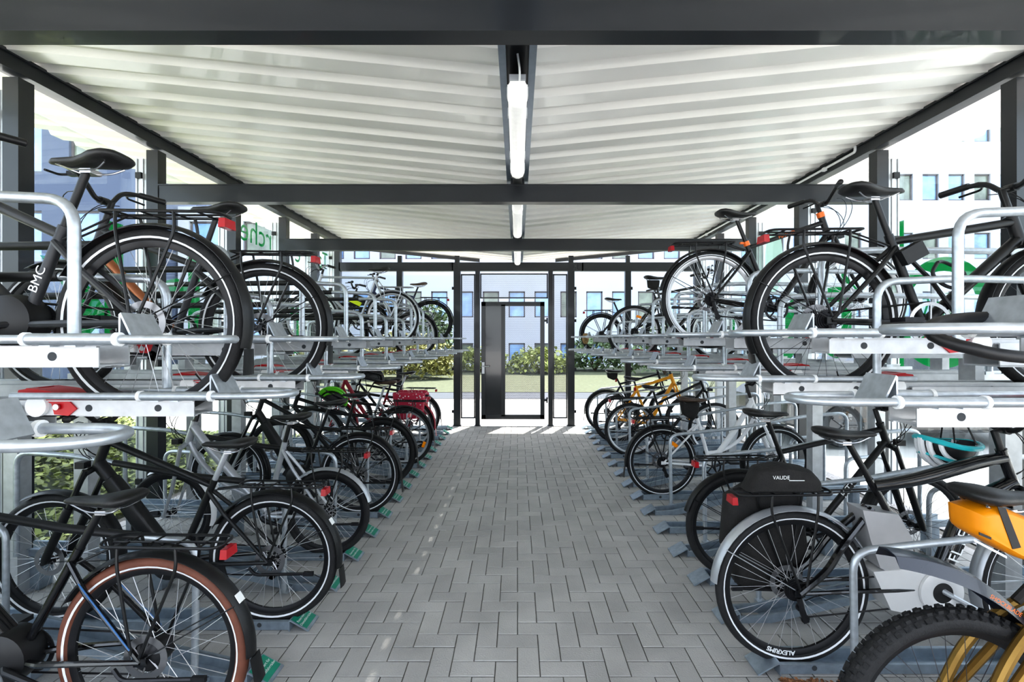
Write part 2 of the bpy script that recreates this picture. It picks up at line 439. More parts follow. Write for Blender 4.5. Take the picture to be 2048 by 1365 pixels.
    for s in (1, -1):
        p0 = crown + Vector((0, s * cw, 0)); p1 = C + Vector((0, s * cw, 0)); kx = (p1 - p0)
        if P['susp']:
            b.tube([p0 + ax * .02, p0 + kx * .45], .014, 8); 
            b.tube([p0 + kx * .38, p0 + kx * .42, p0 + kx * .95, p1], [.019, .022, .020, .014], 10)
        else:
            b.tube([p0, p0 + kx * .6 - Vector((.012, 0, 0)), p1], [.0135, .012, .008], 8)
    b.disc(C, .012, 2 * cw + .02, 'Y', 10)
    fo = part('fork', b, fk, t)
    # wheels
    add_wheel('rear_wheel', t, A, P, r, True)
    add_wheel('front_wheel', t, C, P, rf, False)
    # mudguards
    hw = P['tw'] * .5 + .009
    if P['fender']:
        b = MB(); b.loft(arc_strip(A, r + .022, 28, P.get('fend', 188), hw))
        for s in (1, -1):
            for q in ((150,) if P['fender'] else ()):
                e = Vector((math.cos(R(q)), 0, math.sin(R(q)))) * (r + .012)
                b.tube([A + Vector((-.01, s * .062, .01)), A + e + Vector((0, s * hw, 0))], .0025, 5)
        if P['flap']:
            q = R(P.get('fend', 188)); c0 = A + Vector((math.cos(q), 0, math.sin(q))) * (r + .02)
            tg = Vector((math.sin(q), 0, -math.cos(q)))
            tg = Vector((-math.sin(q), 0, math.cos(q)))
            b.loft([[c0 + Vector((0, -hw, 0)), c0 + Vector((.004, 0, 0)), c0 + Vector((0, hw, 0)), c0 + Vector((-.006, 0, 0))],
                    [c0 + tg * .10 + Vector((-.025, -hw * 1.1, 0)), c0 + tg * .10 + Vector((-.02, 0, 0)), c0 + tg * .10 + Vector((-.025, hw * 1.1, 0)), c0 + tg * .10 + Vector((-.03, 0, 0))]])
        mg = part('rear_mudguard', b, P['fender'], t)
        if P.get('sticker'):
            q = R(148); e = Vector((math.cos(q), 0, math.sin(q)))
            b = MB(); b.box(A + e * (r + .0215), (.035, .035, .002), Matrix.Rotation(PI / 2 - q, 3, 'Y')); part('sticker', b, WHITE, mg)
        ff = P['ffender'] or P['fender']
        b = MB(); b.loft(arc_strip(C, rf + .02, 62, 196, hw))
        for s in (1, -1):
            e = Vector((math.cos(R(180)), 0, math.sin(R(180)))) * (rf + .01)
            b.tube([C + Vector((0, s * .06, .0)), C + e + Vector((0, s * hw, 0))], .0025, 5)
        part('front_mudguard', b, ff, t)
    # luggage rack
    if P['rack']:
        zt = 2 * r + P['rackz']; b = MB(); x0, x1, wy = .15, -.27, .058
        loop = fillet([(x1 + .1, wy, zt), (x1, wy, zt), (x1, -wy, zt), (x0, -wy, zt + .005), (x0 + .02, -wy * .5, zt + .01), (x0 + .02, wy * .5, zt + .01), (x0, wy, zt + .005), (x1 + .1, wy, zt)], .035, 4)
        b.tube(loop, .0058, 7)
        for xx in (-.20, -.10, 0.0, .09): b.tube([(xx, -wy, zt), (xx, wy, zt)], .004, 6)
        b.tube([(x0, 0, zt), (x1, 0, zt)], .0045, 6)
        for s in (1, -1):
            b.tube(fillet([(.09, s * wy, zt), (.085, s * .066, zt - .06), (.03, s * .07, r + .03)], .03), .0058, 7)
            b.tube(fillet([(-.12, s * wy, zt), (-.13, s * .066, zt - .07), (.0, s * .07, r + .02)], .05), .0058, 7)
            b.tube([(.11, s * .02, zt), sj + Vector((-.02, s * .015, -.02))], .004, 6)
        rk = part('luggage_rack', b, P['rack'], t)
        if P['tail']:
            b = MB(); b.box((x1 - .008, 0, zt - .034), (.026, .07, .034), 0, .9); part('tail_light', b, LIGHTR, t)
    elif P['tail']:
        p = Sd - u * .14 + Vector((-.03, 0, 0)); b = MB(); b.box(p, (.025, .04, .05)); part('tail_light', b, LIGHTR, t)
    # handlebar
    hbp = ht + ax * P['stem'] + Vector((.045, 0, .01))
    b = MB(); b.tube([ht, ht + ax * P['stem'], hbp], [.016, .0155, .014], 10); b.disc(hbp, .02, .05, 'Y', 12)
    part('stem', b, P.get('stemm', PLAST), t)
    sw, ri, bw = P['sweep'], P['rise'], P['barw']
    if P['drop']:
        half = [(0, .0, 0), (0, .16, 0), (.03, .20, 0), (.08, .205, -.01), (.10, .205, -.06), (.06, .205, -.115), (-.03, .205, -.12)]
    else:
        half = [(0, 0, 0), (0, .05, 0), (.0, .12, ri), (-sw * .35, bw * .65, ri + .01), (-sw, bw, ri)]
    pts = [hbp + Vector((x, -y, z)) for (x, y, z) in half[::-1]] + [hbp + Vector((x, y, z)) for (x, y, z) in half[1:]]
    b = MB(); b.tube(fillet(pts, .04, 4), .0125, 9); hbo = part('handlebar', b, P.get('barm', PLAST), t)
    for s in (1, -1):
        e1 = Vector(half[-1]); e0 = Vector(half[-2]); e1.y *= s; e0.y *= s
        dr = (e1 - e0).normalized(); g = MB()
        g.tube([hbp + e1 - dr * .13, hbp + e1 - dr * .12, hbp + e1, hbp + e1 + dr * .004], [.016, .0175, .0175, .012], 10); part('grip', g, P['grip'], hbo)
        g = MB(); q = hbp + e1 - dr * .16
        g.box(q + Vector((.02, 0, -.006)), (.045, .03, .022)); g.tube(fillet([q + Vector((.03, 0, -.008)), q + Vector((.06, s * .03, -.02)), q + Vector((.035, s * .13, -.03))], .04, 4), .006, 6)
        part('brake_lever', g, DARKM, hbo)
    # cables
    for (y0, y1, fw) in ((.14, -.03, .16), (-.14, .03, .17), (-.10, .02, .13), (.10, -.02, .12)):
        p0 = hbp + Vector((.03, y0, .01)); p3 = ht - ax * .13 + Vector((.03, y1, 0))
        b = MB(); b.tube(bez(p0, p0 + Vector((fw, -y0 * .2, .03)), p3 + Vector((fw * .9, 0, .05)), p3, 10), .0024, 5); part('cable', b, PLAST, t)
    p0 = hb_ + Vector((.02, -.03, .05)); b = MB(); b.tube(bez(p0, p0 + Vector((.05, 0, -.1)), C + Vector((-.02, .05, .2)), C + Vector((-.02, .06, .07)), 8), .0024, 5)
    part('cable', b, PLAST, t); b = MB()
    b.tube(bez(B + Vector((-.05, -.03, 0)), B + Vector((-.2, -.06, -.03)), A + Vector((.1, -.07, .03)), A + Vector((.02, -.07, -.03)), 8), .0024, 5)
    part('cable', b, PLAST, t)
    # head lamp
    if P['lamp']:
        lp = crown + Vector((.07, 0, .03)); b = MB(); b.box(lp, (.05, .045, .035)); b.tube([crown, lp], .006, 6); la = part('headlamp', b, PLAST, t)
        b = MB(); b.disc(lp + Vector((.027, 0, 0)), .016, .006, 'X', 12); part('lens', b, LENSW, la)
    # drivetrain
    b = MB(); rr = P['ring']
    b.lathe([(rr - .016, -.044), (rr, -.044), (rr, -.048), (rr - .016, -.048)], B, 'Y', 30, closed=True)
    for i in range(5):
        a = 2 * PI * i / 5 + .3; b.tube([B + Vector((0, -.046, 0)), B + Vector((rr * .9 * math.cos(a), -.046, rr * .9 * math.sin(a)))], .006, 5)
    ck = part('crankset', b, P['ringm'] or DARKM, t)
    ca_ = R(P['crank'])
    for s in (-1, 1):
        e = Vector((math.cos(ca_) * -s, 0, math.sin(ca_) * -s)) * .17
        g = MB(); g.tube([B + Vector((0, s * .05, 0)), B + Vector((0, s * (.068 + P['qy']), 0)) + e * .1, B + e + Vector((0, s * (.075 + P['qy']), 0))], [.014, .012, .0095], 8); part('crank_arm', g, P.get('crankm', DARKM), ck)
        g = MB(); c0 = B + e + Vector((0, s * (.125 + P['qy']), 0)); g.box(c0, (.085, .085, .02)); g.tube([c0 + Vector((0, -s * .05, 0)), c0], .007, 6); part('pedal', g, P.get('pedm', PLAST), ck)
    b = MB(); yc = -.044
    b.tube([(0, yc, r + .036), (P['bbx'], yc, P['bbz'] + rr)], .0045, 4)
    if P['guard']:
        b.tube([(.02, yc, r - .035), (P['bbx'], yc, P['bbz'] - rr)], .0045, 4)
        part('chain', b, DARKM, t)
        g = MB(); g.prism([(-.03, r - .03), (P['bbx'], P['bbz'] - rr - .015), (P['bbx'] + rr + .012, P['bbz']), (P['bbx'], P['bbz'] + rr + .015), (-.03, r + .05)], -.058, -.054); part('chain_guard', g, P['guard'] if P['guard'] is not True else PLAST, t)
    else:
        b.tube([(.035, yc, r - .12), (P['bbx'], yc, P['bbz'] - rr)], .0045, 4); b.tube([(.0, yc, r - .036), (.015, yc, r - .07)], .0045, 4)
        part('chain', b, DARKM, t)
        g = MB(); g.tube([(.0, -.06, r - .02), (.012, -.062, r - .07)], .013, 7); g.box((.025, -.05, r - .10), (.025, .012, .085), -.35); g.disc((.012, -.047, r - .07), .02, .006, 'Y', 12); g.disc((.036, -.047, r - .125), .02, .006, 'Y', 12)
        part('derailleur', g, DARKM, t)
    if P['kick']:
        b = MB(); b.tube(fillet([(.10, .06, r - .03), (.06, .075, r - .06), (-.22, .08, r - .05)], .03), .008, 7); b.box((-.22, .08, r - .05), (.05, .016, .02)); part('kickstand', b, DARKM, t)
    # e-bike drive
    if P['ebike'] == 'down':
        b = MB(); d0 = dth; d1 = B + Vector((.07, 0, .05)); e = (d1 - d0); L = e.length; ang = math.atan2(-e.z, e.x)
        secs = []
        for (tt, hh, ww) in ((.16, .02, .02), (.18, .036, .033), (.5, .042, .036), (.93, .045, .036), (.97, .02, .02)):
            c0 = d0 + e * tt; nz = Vector((-e.z, 0, e.x)).normalized()
            secs.append([c0 + nz * (hh * math.copysign(abs(math.sin(q))**.5, math.sin(q))) + Vector((0, ww * math.copysign(abs(math.cos(q))**.5, math.cos(q)), 0)) for q in [2 * PI * (k + .5) / 16 for k in range(16)]])
        b.loft(secs); part('battery', b, P['batt'], t)
        b = MB(); b.lathe([(0, -.062), (.05, -.062), (.092, -.045), (.1, 0), (.092, .045), (.05, .062), (0, .062)], B + Vector((.03, 0, .015)), 'Y', 26); b.box(B + Vector((.08, 0, .05)), (.12, .075, .10), -.6)
        part('motor', b, PLAST, t)
    return t, dict(A=A, B=B, C=C, Sd=Sd, sj=sj, ht=ht, hb=hb_, hbp=hbp, ax=ax, u=u, dth=dth)
# ------------------------------------------------------------------ setting: floor
Y0, Y1 = -2.6, 9.15
def herringbone():
    b = MB(); w = 0.104; g = 0.002; bev = 0.003; top = 0.0
    nx0, nx1, ny0, ny1 = int(-3.4 / w), int(3.4 / w), int(-0.4 / w), int(Y1 / w)
    for r in range(ny0, ny1):
        for c in range(nx0, nx1):
            m = (c - r) % 4
            if m == 0: x0, x1, y0, y1 = c * w, (c + 2) * w, r * w, (r + 1) * w
            elif m == 3: x0, x1, y0, y1 = c * w, (c + 1) * w, r * w, (r + 2) * w
            else: continue
            x0 += g; x1 -= g; y0 += g; y1 -= g; z = top + random.uniform(-.0008, .0008); e = bev
            vs = [(x0 + e, y0 + e, z), (x1 - e, y0 + e, z), (x1 - e, y1 - e, z), (x0 + e, y1 - e, z), (x0, y0, z - e), (x1, y0, z - e), (x1, y1, z - e), (x0, y1, z - e)]
            b.add(vs, [(0, 1, 2, 3), (4, 5, 1, 0), (5, 6, 2, 1), (6, 7, 3, 2), (7, 4, 0, 3)])
    return b
PAVER = mat('concrete_paver', (0.42, 0.412, 0.40), 0.85, noise=0.14, nscale=3.0, bump=0.35, bscale=120, island=0.07)
JOINT = mat('sand_joint', (0.15, 0.145, 0.13), 0.95, noise=0.25, nscale=30)
b = herringbone(); b.cur = 1
b.add([(-3.4, Y0, -.006), (3.4, Y0, -.006), (3.4, Y1, -.006), (-3.4, Y1, -.006)], [(0, 1, 2, 3)])
o = obj('floor', b.mesh('floor', [PAVER, JOINT], False)); tag(o, 'grey herringbone concrete block paving of the aisle', 'floor', kind='structure')
# outside grounds
PALE = mat('pale_concrete', (0.58, 0.57, 0.55), 0.9, noise=0.08, nscale=2)
ROAD = mat('asphalt_road', (0.062, 0.068, 0.082), 0.9, noise=0.1, nscale=6)
LAWN = mat('lawn_grass', (0.085, 0.092, 0.052), 0.95, noise=0.35, nscale=9, bump=0.6, bscale=60)
GRAVEL = mat('white_gravel', (0.40, 0.395, 0.39), 0.9, noise=0.5, nscale=45, bump=1.0, bscale=60)
def flat(name, x0, x1, y0, y1, z, m, label, cat, kind='structure'):
    b = MB(); b.add([(x0, y0, z), (x1, y0, z), (x1, y1, z), (x0, y1, z)], [(0, 1, 2, 3)])
    return tag(obj(name, b.mesh(name, m, False)), label, cat, kind=kind)
flat('ground', -80, 80, -40, 90, -.03, PALE, 'pale sunlit concrete ground around the shelter', 'ground')
flat('road', -40, 40, 12.4, 13.8, -.02, ROAD, 'grey-blue asphalt road beyond the shelter', 'road')
flat('lawn', -40, 60, 13.8, 26.0, -.01, LAWN, 'green lawn in front of the white building', 'lawn')
flat('gravel', 3.45, 7.6, -1, 6.2, -.015, GRAVEL, 'white gravel strip outside the right glass wall', 'gravel')
# ------------------------------------------------------------------ roof
CEIL = mat('white_coated_sheet', (0.89, 0.87, 0.825), 0.30, 0.0, noise=0.06, nscale=1.2, spec=0.6, coat=0.2)
def ceil_z(x): return CAMH + 1.44 + 0.100 * abs(x)
prof = []; y = Y0
while y < Y1 - .01:
    prof += [(y, 0), (y + .125, 0), (y + .15, .04), (y + .225, .04)]; y += .25
prof.append((Y1, 0))
ceiling = thing('ceiling', 'white corrugated metal roof falling to a gutter along the middle', 'ceiling', kind='structure')
for s, nm in ((-1, 'roof_sheet'), (1, 'roof_sheet')):
    b = MB(); xs = [s * .085, s * 1.5, s * 3.1, s * 4.28]
    vs = [(x, yy, ceil_z(x) + h) for x in xs for (yy, h) in prof]; n = len(prof)
    vs += [(x, yy, ceil_z(x) + h + .015) for x in xs for (yy, h) in prof]; o_ = len(xs) * n
    for i in range(len(xs) - 1):
        for j in range(n - 1):
            q = (i * n + j, i * n + j + 1, (i + 1) * n + j + 1, (i + 1) * n + j); b.f.append(list(q)); b.f.append([k + o_ for k in q])
    b.v = vs; b.m = [0] * len(b.f)
    obj(nm, b.mesh(nm, CEIL, True, 20), ceiling)
b = MB()
for s in (-1, 1):
    b.box((s * .078, (Y0 + Y1) / 2, CAMH + 1.40), (.028, Y1 - Y0 - .1, .075))
    b.box((s * .066, (Y0 + Y1) / 2, CAMH + 1.375), (.02, Y1 - Y0 - .1, .02))
b.cur = 1; b.box((0, (Y0 + Y1) / 2, CAMH + 1.462), (.17, Y1 - Y0 - .1, .02))
part('gutter', b, [mat('blue_grey_gutter', (0.16, 0.20, 0.25), 0.3, 0.5, noise=0.1), STEEL], ceiling)
for s in (-1, 1):     # roof edge trim, end bays
    b = MB(); x0, x1 = s * .72, s * 4.2
    b.prism([(x0, ceil_z(x0) - .06), (x1, ceil_z(x1) - .06), (x1, ceil_z(x1) + .0), (x0, ceil_z(x0) + .0)], Y1 - .02, Y1 + .02)
    part('roof_edge_trim', b, STEEL, ceiling)
# beams
for yb in (-.35, 1.885, 4.195, 6.47):
    b = MB(); z0, z1 = CAMH + 1.18, CAMH + 1.335
    b.box((0, yb, (z0 + z1) / 2 + .0), (6.24, .075, z1 - z0 - .012)); b.box((0, yb, z0 + .005), (6.24, .09, .010)); b.box((0, yb, z1 - .005), (6.24, .09, .010))
    for xx in (-.05, .05): b.box((xx, yb, z1 + .03), (.02, .03, .06))
    tag(obj('cross_beam', b.mesh('cross_beam', STEEL)), 'dark grey steel cross beam spanning the bike shelter', 'beam', 'cross beams', 'structure')
for s, nm in ((-1, 'left'), (1, 'right')):
    b = MB(); b.box((s * 3.15, (.2 + 8.6) / 2, CAMH + 1.70), (.10, 8.8, .10)); b.box((s * 3.11, 4.4, CAMH + 1.748), (.05, 8.8, .02))
    tag(obj('eave_beam', b.mesh('eave_beam', STEEL)), f'dark steel eave beam along the top of the {nm} glass wall', 'beam', None, 'structure')
# luminaires
DIFF = mat('luminaire_diffuser', (0.86, 0.86, 0.84), 0.25, noise=0.05, nscale=30, emis=(1, .98, .94, .25))
for i, y0 in enumerate((2.46, 4.66, 6.84)):
    t = thing('tube_luminaire', ['long white tube light under the gutter nearest the camera', 'white tube light under the gutter between second and third cross beam', 'white tube light under the gutter close to the door end'][i], 'lamp', (0, y0, CAMH + 1.23), group='tube lights under the gutter')
    b = MB(); L = 1.28
    secs = []
    for (yy, k) in ((0, .75), (.05, .95), (.06, 1.06), (.10, 1.06), (.11, 1), (L - .11, 1), (L - .10, 1.06), (L - .06, 1.06), (L - .05, .95), (L, .75)):
        secs.append([(x * k, yy, .055 + (z - .055) * k) for (x, z) in ((-.05, .10), (-.05, .04), (-.038, .012), (-.015, 0), (.015, 0), (.038, .012), (.05, .04), (.05, .10))])
    b.loft(secs); part('diffuser', b, DIFF, t)
    b = MB(); b.box((0, L / 2, .115), (.085, L - .02, .03)); part('housing', b, GREYPL, t)
    b = MB()
    for yy in (.09, .32, .96, L - .09):
        for s in (-1, 1): b.box((s * .053, yy, .075), (.008, .03, .05))
    part('clip', b, GREYPL, t)
    b = MB(); b.tube(fillet([(.01, .02, .08), (.012, -.03, .13), (.0, -.05, .20)], .03), .006, 6); part('cable', b, WHITEP, t)
# ------------------------------------------------------------------ glass walls
GLASS = glass_mat('clear_glass', (0.95, 0.975, 0.968), 0.05)
PY = [.75, 1.9, 3.04, 4.2, 5.35, 6.5, 7.5, 8.45]
for s, side in ((-1, 'left'), (1, 'right')):
    w = thing('wall_' + side, f'{side} glass wall of the shelter with dark steel posts and green lettering', 'wall', kind='structure')
    for y in PY:
        b = MB(); b.box((s * 3.16, y, 1.585), (.10, .10, 3.17)); b.box((s * 3.16, y, .006), (.16, .16, .012)); part('steel_post', b, STEEL, w)
        b = MB(); b.box((s * 3.262, y - .0, 1.6), (.10, .06, 3.0)); b.box((s * 3.262, y - .034, 1.6), (.03, .012, 3.0)); b.box((s * 3.305, y - .034, 1.6), (.012, .012, 3.0)); part('glazing_profile', b, ALU, w)
        b = MB()
        for zz in (.3, 1.0, 1.7, 2.4, 2.95): b.box((s * 3.275, y - .045, zz), (.05, .03, .05)); b.box((s * 3.275, y + .045, zz), (.05, .03, .05))
        part('glass_clip', b, PLAST, w)
    for a, c in zip(PY[:-1], PY[1:]):
        b = MB(); b.box((s * 3.325, (a + c) / 2, 1.62), (.008, c - a - .05, 2.96)); part('glass_pane', b, GLASS, w)
    # green film lettering, reads from outside
    def letter(txt, size, y, zc, m=GREEN, bold=0.0, rev=1):
        vs, fs = text_geo(txt, size, .0, offset=bold)
        b = MB(); ex = Vector((0, -1, 0)) if s < 0 else Vector((0, 1, 0)); nn = Vector((s, 0, 0))
        M = Matrix(((0, 0, nn.x, s * 3.333), (ex.y, 0, 0, y), (0, 1, 0, zc), (0, 0, 0, 1)))
        b.add(vs, fs, M); return part('glass_lettering', b, m, w, smooth=False)
    if s < 0:
        letter('Ta', .42, 8.22, 2.86); letter('u', .42, 7.85, 2.82); letter('e', .42, 7.28, 2.82); letter('rches', .42, 6.06, 2.86)
        letter('k', 1.62, 3.75, 1.86, bold=.02); letter('b', 1.55, 4.72, 1.86, bold=.02); letter('u', 1.55, 5.72, 1.80, bold=.02); letter('n', 1.55, 7.0, 1.80, bold=.02); letter('r', 1.5, 7.95, 1.80, bold=.02)
    else:
        letter('t', 1.55, 4.92, 1.83, bold=.02); letter('a', 1.55, 5.75, 1.78, bold=.02); letter('r', 1.55, 6.75, 1.78, bold=.02); letter('d', 1.55, 7.7, 1.86, bold=.02)
        letter('per Hand', .34, 8.0, 2.75, m=SLEEVE)
        # large d whose round bowl holds a bicycle pictogram
        q = MB(); X = 3.333; n = 40; cy, cz, ro, ri = 3.80, 1.74, .44, .33
        for i in range(n):
            a0, a1 = 2 * PI * i / n, 2 * PI * (i + 1) / n
            q.add([(X, cy + r_ * math.cos(a), cz + r_ * math.sin(a)) for (r_, a) in ((ri, a0), (ro, a0), (ro, a1), (ri, a1))], [(0, 1, 2, 3)])
        q.add([(X, 4.14, 1.29), (X, 4.29, 1.29), (X, 4.29, 2.56), (X, 4.14, 2.56)], [(0, 1, 2, 3)])
        def bar(p0, p1, th=.022):
            d = Vector((0, p1[0] - p0[0], p1[1] - p0[1])).normalized(); nn = Vector((0, -d.z, d.y)) * th / 2
            P0, P1 = Vector((X, *p0)), Vector((X, *p1)); q.add([P0 + nn, P1 + nn, P1 - nn, P0 - nn], [(0, 1, 2, 3)])
        for wy in (3.64, 3.97):
            for i in range(20):
                a0, a1 = 2 * PI * i / 20, 2 * PI * (i + 1) / 20; bar((wy + .10 * math.cos(a0), 1.64 + .10 * math.sin(a0)), (wy + .10 * math.cos(a1), 1.64 + .10 * math.sin(a1)), .02)
        for p0, p1 in (((3.97, 1.64), (3.90, 1.82)), ((3.90, 1.82), (3.70, 1.82)), ((3.64, 1.64), (3.70, 1.86)), ((3.70, 1.82), (3.82, 1.64)), ((3.82, 1.64), (3.97, 1.64)), ((3.82, 1.64), (3.90, 1.86)), ((3.87, 1.87), (3.95, 1.87)), ((3.66, 1.88), (3.74, 1.88))): bar(p0, p1)
        part('glass_lettering', q, GREEN, w, smooth=False)
        q = MB(); q.add([(3.333, 6.25 + .22 * math.cos(2 * PI * i / 30), 2.55 + .42 * math.sin(2 * PI * i / 30)) for i in range(30)], [tuple(range(30))])
        part('egg_shaped_film', q, PALEG, w, smooth=False)
# thin white conduit below right eave
b = MB(); b.tube(fillet([(3.06, 4.35, CAMH + 1.74), (3.06, 4.35, CAMH + 1.69), (3.06, 8.2, CAMH + 1.69)], .03), .012, 6)
for yy in (4.8, 5.8, 6.8, 7.8): b.box((3.07, yy, CAMH + 1.69), (.03, .04, .035))
tag(obj('cable_conduit', b.mesh('cable_conduit', WHITEP)), 'thin white cable conduit clipped to the right eave beam', 'conduit')
# ------------------------------------------------------------------ end wall with gate
YE = 8.45
we = thing('wall_back', 'end wall of the shelter with dark posts, perforated panels and glass', 'wall', kind='structure')
b = MB(); b.box((-2.13, YE, CAMH + 1.255), (2.0, .10, .15)); b.box((2.13, YE, CAMH + 1.255), (2.0, .10, .15)); b.box((0, YE, CAMH + 1.255), (2.3, .10, .148)); part('transom_beam', b, STEEL, we)
for x, wd in ((-2.07, .10), (-1.06, .12), (-.70, .08), (.58, .08), (.94, .12), (1.94, .10)):
    b = MB(); b.box((x, YE, 1.36), (wd, .09, 2.72)); b.box((x, YE, .005), (wd + .03, .12, .01))
    if abs(x) > .9: b.box((x, YE, CAMH + 1.38), (wd * .7, .06, .14))
    part('steel_post', b, STEEL, we)
    b = MB()
    if abs(x) > .9:
        sgn = 1 if x > 0 else -1
        for zz in (.25, 1.0, 1.85, 2.42): b.box((x + sgn * (wd / 2 + .015), YE, zz), (.04, .03, .05))
        part('glass_clip', b, PLAST, we)
for x0, x1 in ((-3.11, -2.12), (-2.02, -1.12), (1.0, 1.89), (1.99, 3.11)):
    b = MB(); b.box(((x0 + x1) / 2, YE, 1.40), (x1 - x0 - .02, .008, 2.50)); part('glass_pane', b, GLASS, we)
PERF = perforated_mat('perforated_sheet', (0.22, 0.23, 0.25), hole=.45)
def framed(name, x0, x1, z0, z1, parent, th=.02, y=YE):
    b = MB(); cx, cz = (x0 + x1) / 2, (z0 + z1) / 2
    for (c, d) in (((x0 + th / 2, y, cz), (th, .04, z1 - z0)), ((x1 - th / 2, y, cz), (th, .04, z1 - z0)), ((cx, y, z0 + th / 2), (x1 - x0, .04, th)), ((cx, y, z1 - th / 2), (x1 - x0, .04, th))): b.box(c, d)
    f = part(name, b, STEEL, parent)
    b = MB(); b.add([(x0, y, z0), (x1, y, z0), (x1, y, z1), (x0, y, z1)], [(0, 1, 2, 3)]); part('perforated_sheet', b, PERF, f, smooth=False)
framed('mesh_panel', -.995, -.745, .13, 2.67, we); framed('mesh_panel', .625, .875, .13, 2.67, we); framed('mesh_panel', -.655, .535, 2.24, 2.68, we)
door = thing('door_1', 'dark steel gate with one solid strip and one perforated field in the end wall', 'door', (0, YE - .01, 0), kind='structure')
b = MB(); x0, x1, z0, z1 = -.635, .475, .12, 2.18; t_ = .075
for (c, d) in (((x0 + t_ / 2, 0, (z0 + z1) / 2), (t_, .06, z1 - z0)), ((x1 - t_ / 2, 0, (z0 + z1) / 2), (t_, .06, z1 - z0)), (((x0 + x1) / 2, 0, z0 + t_ / 2), (x1 - x0, .06, t_)), (((x0 + x1) / 2, 0, z1 - t_ / 2), (x1 - x0, .06, t_)), ((-.25, 0, (z0 + z1) / 2), (.07, .06, z1 - z0 - .1))): b.box(c, d)
part('door_frame', b, STEEL, door)
b = MB(); b.box((-.42, .0, (z0 + z1) / 2), (.30, .03, z1 - z0 - .14)); part('solid_panel', b, mat('gloss_anthracite', (0.03, 0.033, 0.037), 0.12, coat=0.4, noise=0.08, nscale=2), door)
b = MB(); b.add([(-.22, 0, .19), (.41, 0, .19), (.41, 0, 2.11), (-.22, 0, 2.11)], [(0, 1, 2, 3)]); part('perforated_sheet', b, PERF, door, smooth=False)
b = MB(); b.box((-.60, -.04, 1.02), (.045, .02, .20)); b.tube(fillet([(-.60, -.05, 1.05), (-.60, -.09, 1.05), (-.49, -.09, 1.05)], .02), .011, 8); part('door_handle', b, ALU, door)
b = MB()
for zz in (.45, 1.85): b.tube([(.52, 0, zz - .05), (.52, 0, zz + .05)], .014, 8); b.box((.50, 0, zz), (.06, .02, .04))
part('hinge', b, STEEL, door)
# ------------------------------------------------------------------ surroundings
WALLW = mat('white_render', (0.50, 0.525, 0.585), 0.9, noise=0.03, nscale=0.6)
WALLB = mat('shade_tinted_render', (0.085, 0.108, 0.17), 0.9, noise=0.05, nscale=0.6)  # facade shade is put into the wall colour as dark blue-grey
WFR = mat('dark_window_frame', (0.10, 0.085, 0.095), 0.5, noise=0.05)
PANEB = mat('sky_painted_pane', (0.25, 0.42, 0.72), 0.08, 0.0, noise=0.5, nscale=1.2, spec=0.8, coat=0.5)  # blue sky reflection painted into the base colour
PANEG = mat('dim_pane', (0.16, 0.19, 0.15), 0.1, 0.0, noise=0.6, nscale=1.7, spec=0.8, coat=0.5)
def facade(name, label, x0, x1, y, z0, z1, wm, rows, xs, ww, depth=6, lit=0):
    t = thing(name, label, 'building', (0, 0, 0))
    # front wall built as strips round the openings
    b = MB(); zs = sorted(rows); prev = z0
    for (a, c) in zs:
        b.box(((x0 + x1) / 2, y + .15, (prev + a) / 2), (x1 - x0, .3, a - prev)); px = x0
        for x in xs:
            b.box(((px + x - ww / 2) / 2, y + .15, (a + c) / 2), (x - ww / 2 - px, .3, c - a)); px = x + ww / 2
        b.box(((px + x1) / 2, y + .15, (a + c) / 2), (x1 - px, .3, c - a)); prev = c
    b.box(((x0 + x1) / 2, y + .15, (prev + z1) / 2), (x1 - x0, .3, z1 - prev))
    b.box(((x0 + x1) / 2, y + depth / 2 + .3, (z0 + z1) / 2), (x1 - x0, depth, z1 - z0))
    part('wall', b, wm, t)
    for (a, c) in zs:
        for i, x in enumerate(xs):
            f = MB(); fw = .07; zc = (a + c) / 2
            for (cc, d) in (((x - ww / 2 + fw / 2, y + .12, zc), (fw, .06, c - a)), ((x + ww / 2 - fw / 2, y + .12, zc), (fw, .06, c - a)), ((x, y + .12, a + fw / 2), (ww, .06, fw)), ((x, y + .12, c - fw / 2), (ww, .06, fw))): f.box(cc, d)
            fo = part('window', f, WFR, t, smooth=False)
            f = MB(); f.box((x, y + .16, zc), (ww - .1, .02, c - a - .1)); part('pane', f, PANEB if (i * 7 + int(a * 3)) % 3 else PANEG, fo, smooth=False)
    return t
facade('office_building', 'long white office building with rows of windows beyond the lawn', -13, 30.5, 28.2, -.1, 17.0, WALLW,
       [(.15, 1.25), (2.77, 4.30), (6.2, 7.75), (9.65, 11.2), (13.1, 14.65)], [-12.2 + 1.52 * i for i in range(28)], .96, 8)
facade('shaded_building', 'building with blue-grey shade painted into its walls, outside the left glass wall', -34, -13.9, 17.5, -.1, 11.5, WALLB,
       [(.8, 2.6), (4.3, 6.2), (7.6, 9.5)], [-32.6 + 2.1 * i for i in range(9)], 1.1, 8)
t = facade('white_annex', 'low white annex with a glazed bay beside the shaded building', -13.8, -9.2, 19.5, -.1, 6.9, WALLW, [(4.9, 6.3), (1.2, 3.0)], [-12.6, -10.4], 1.5, 5)
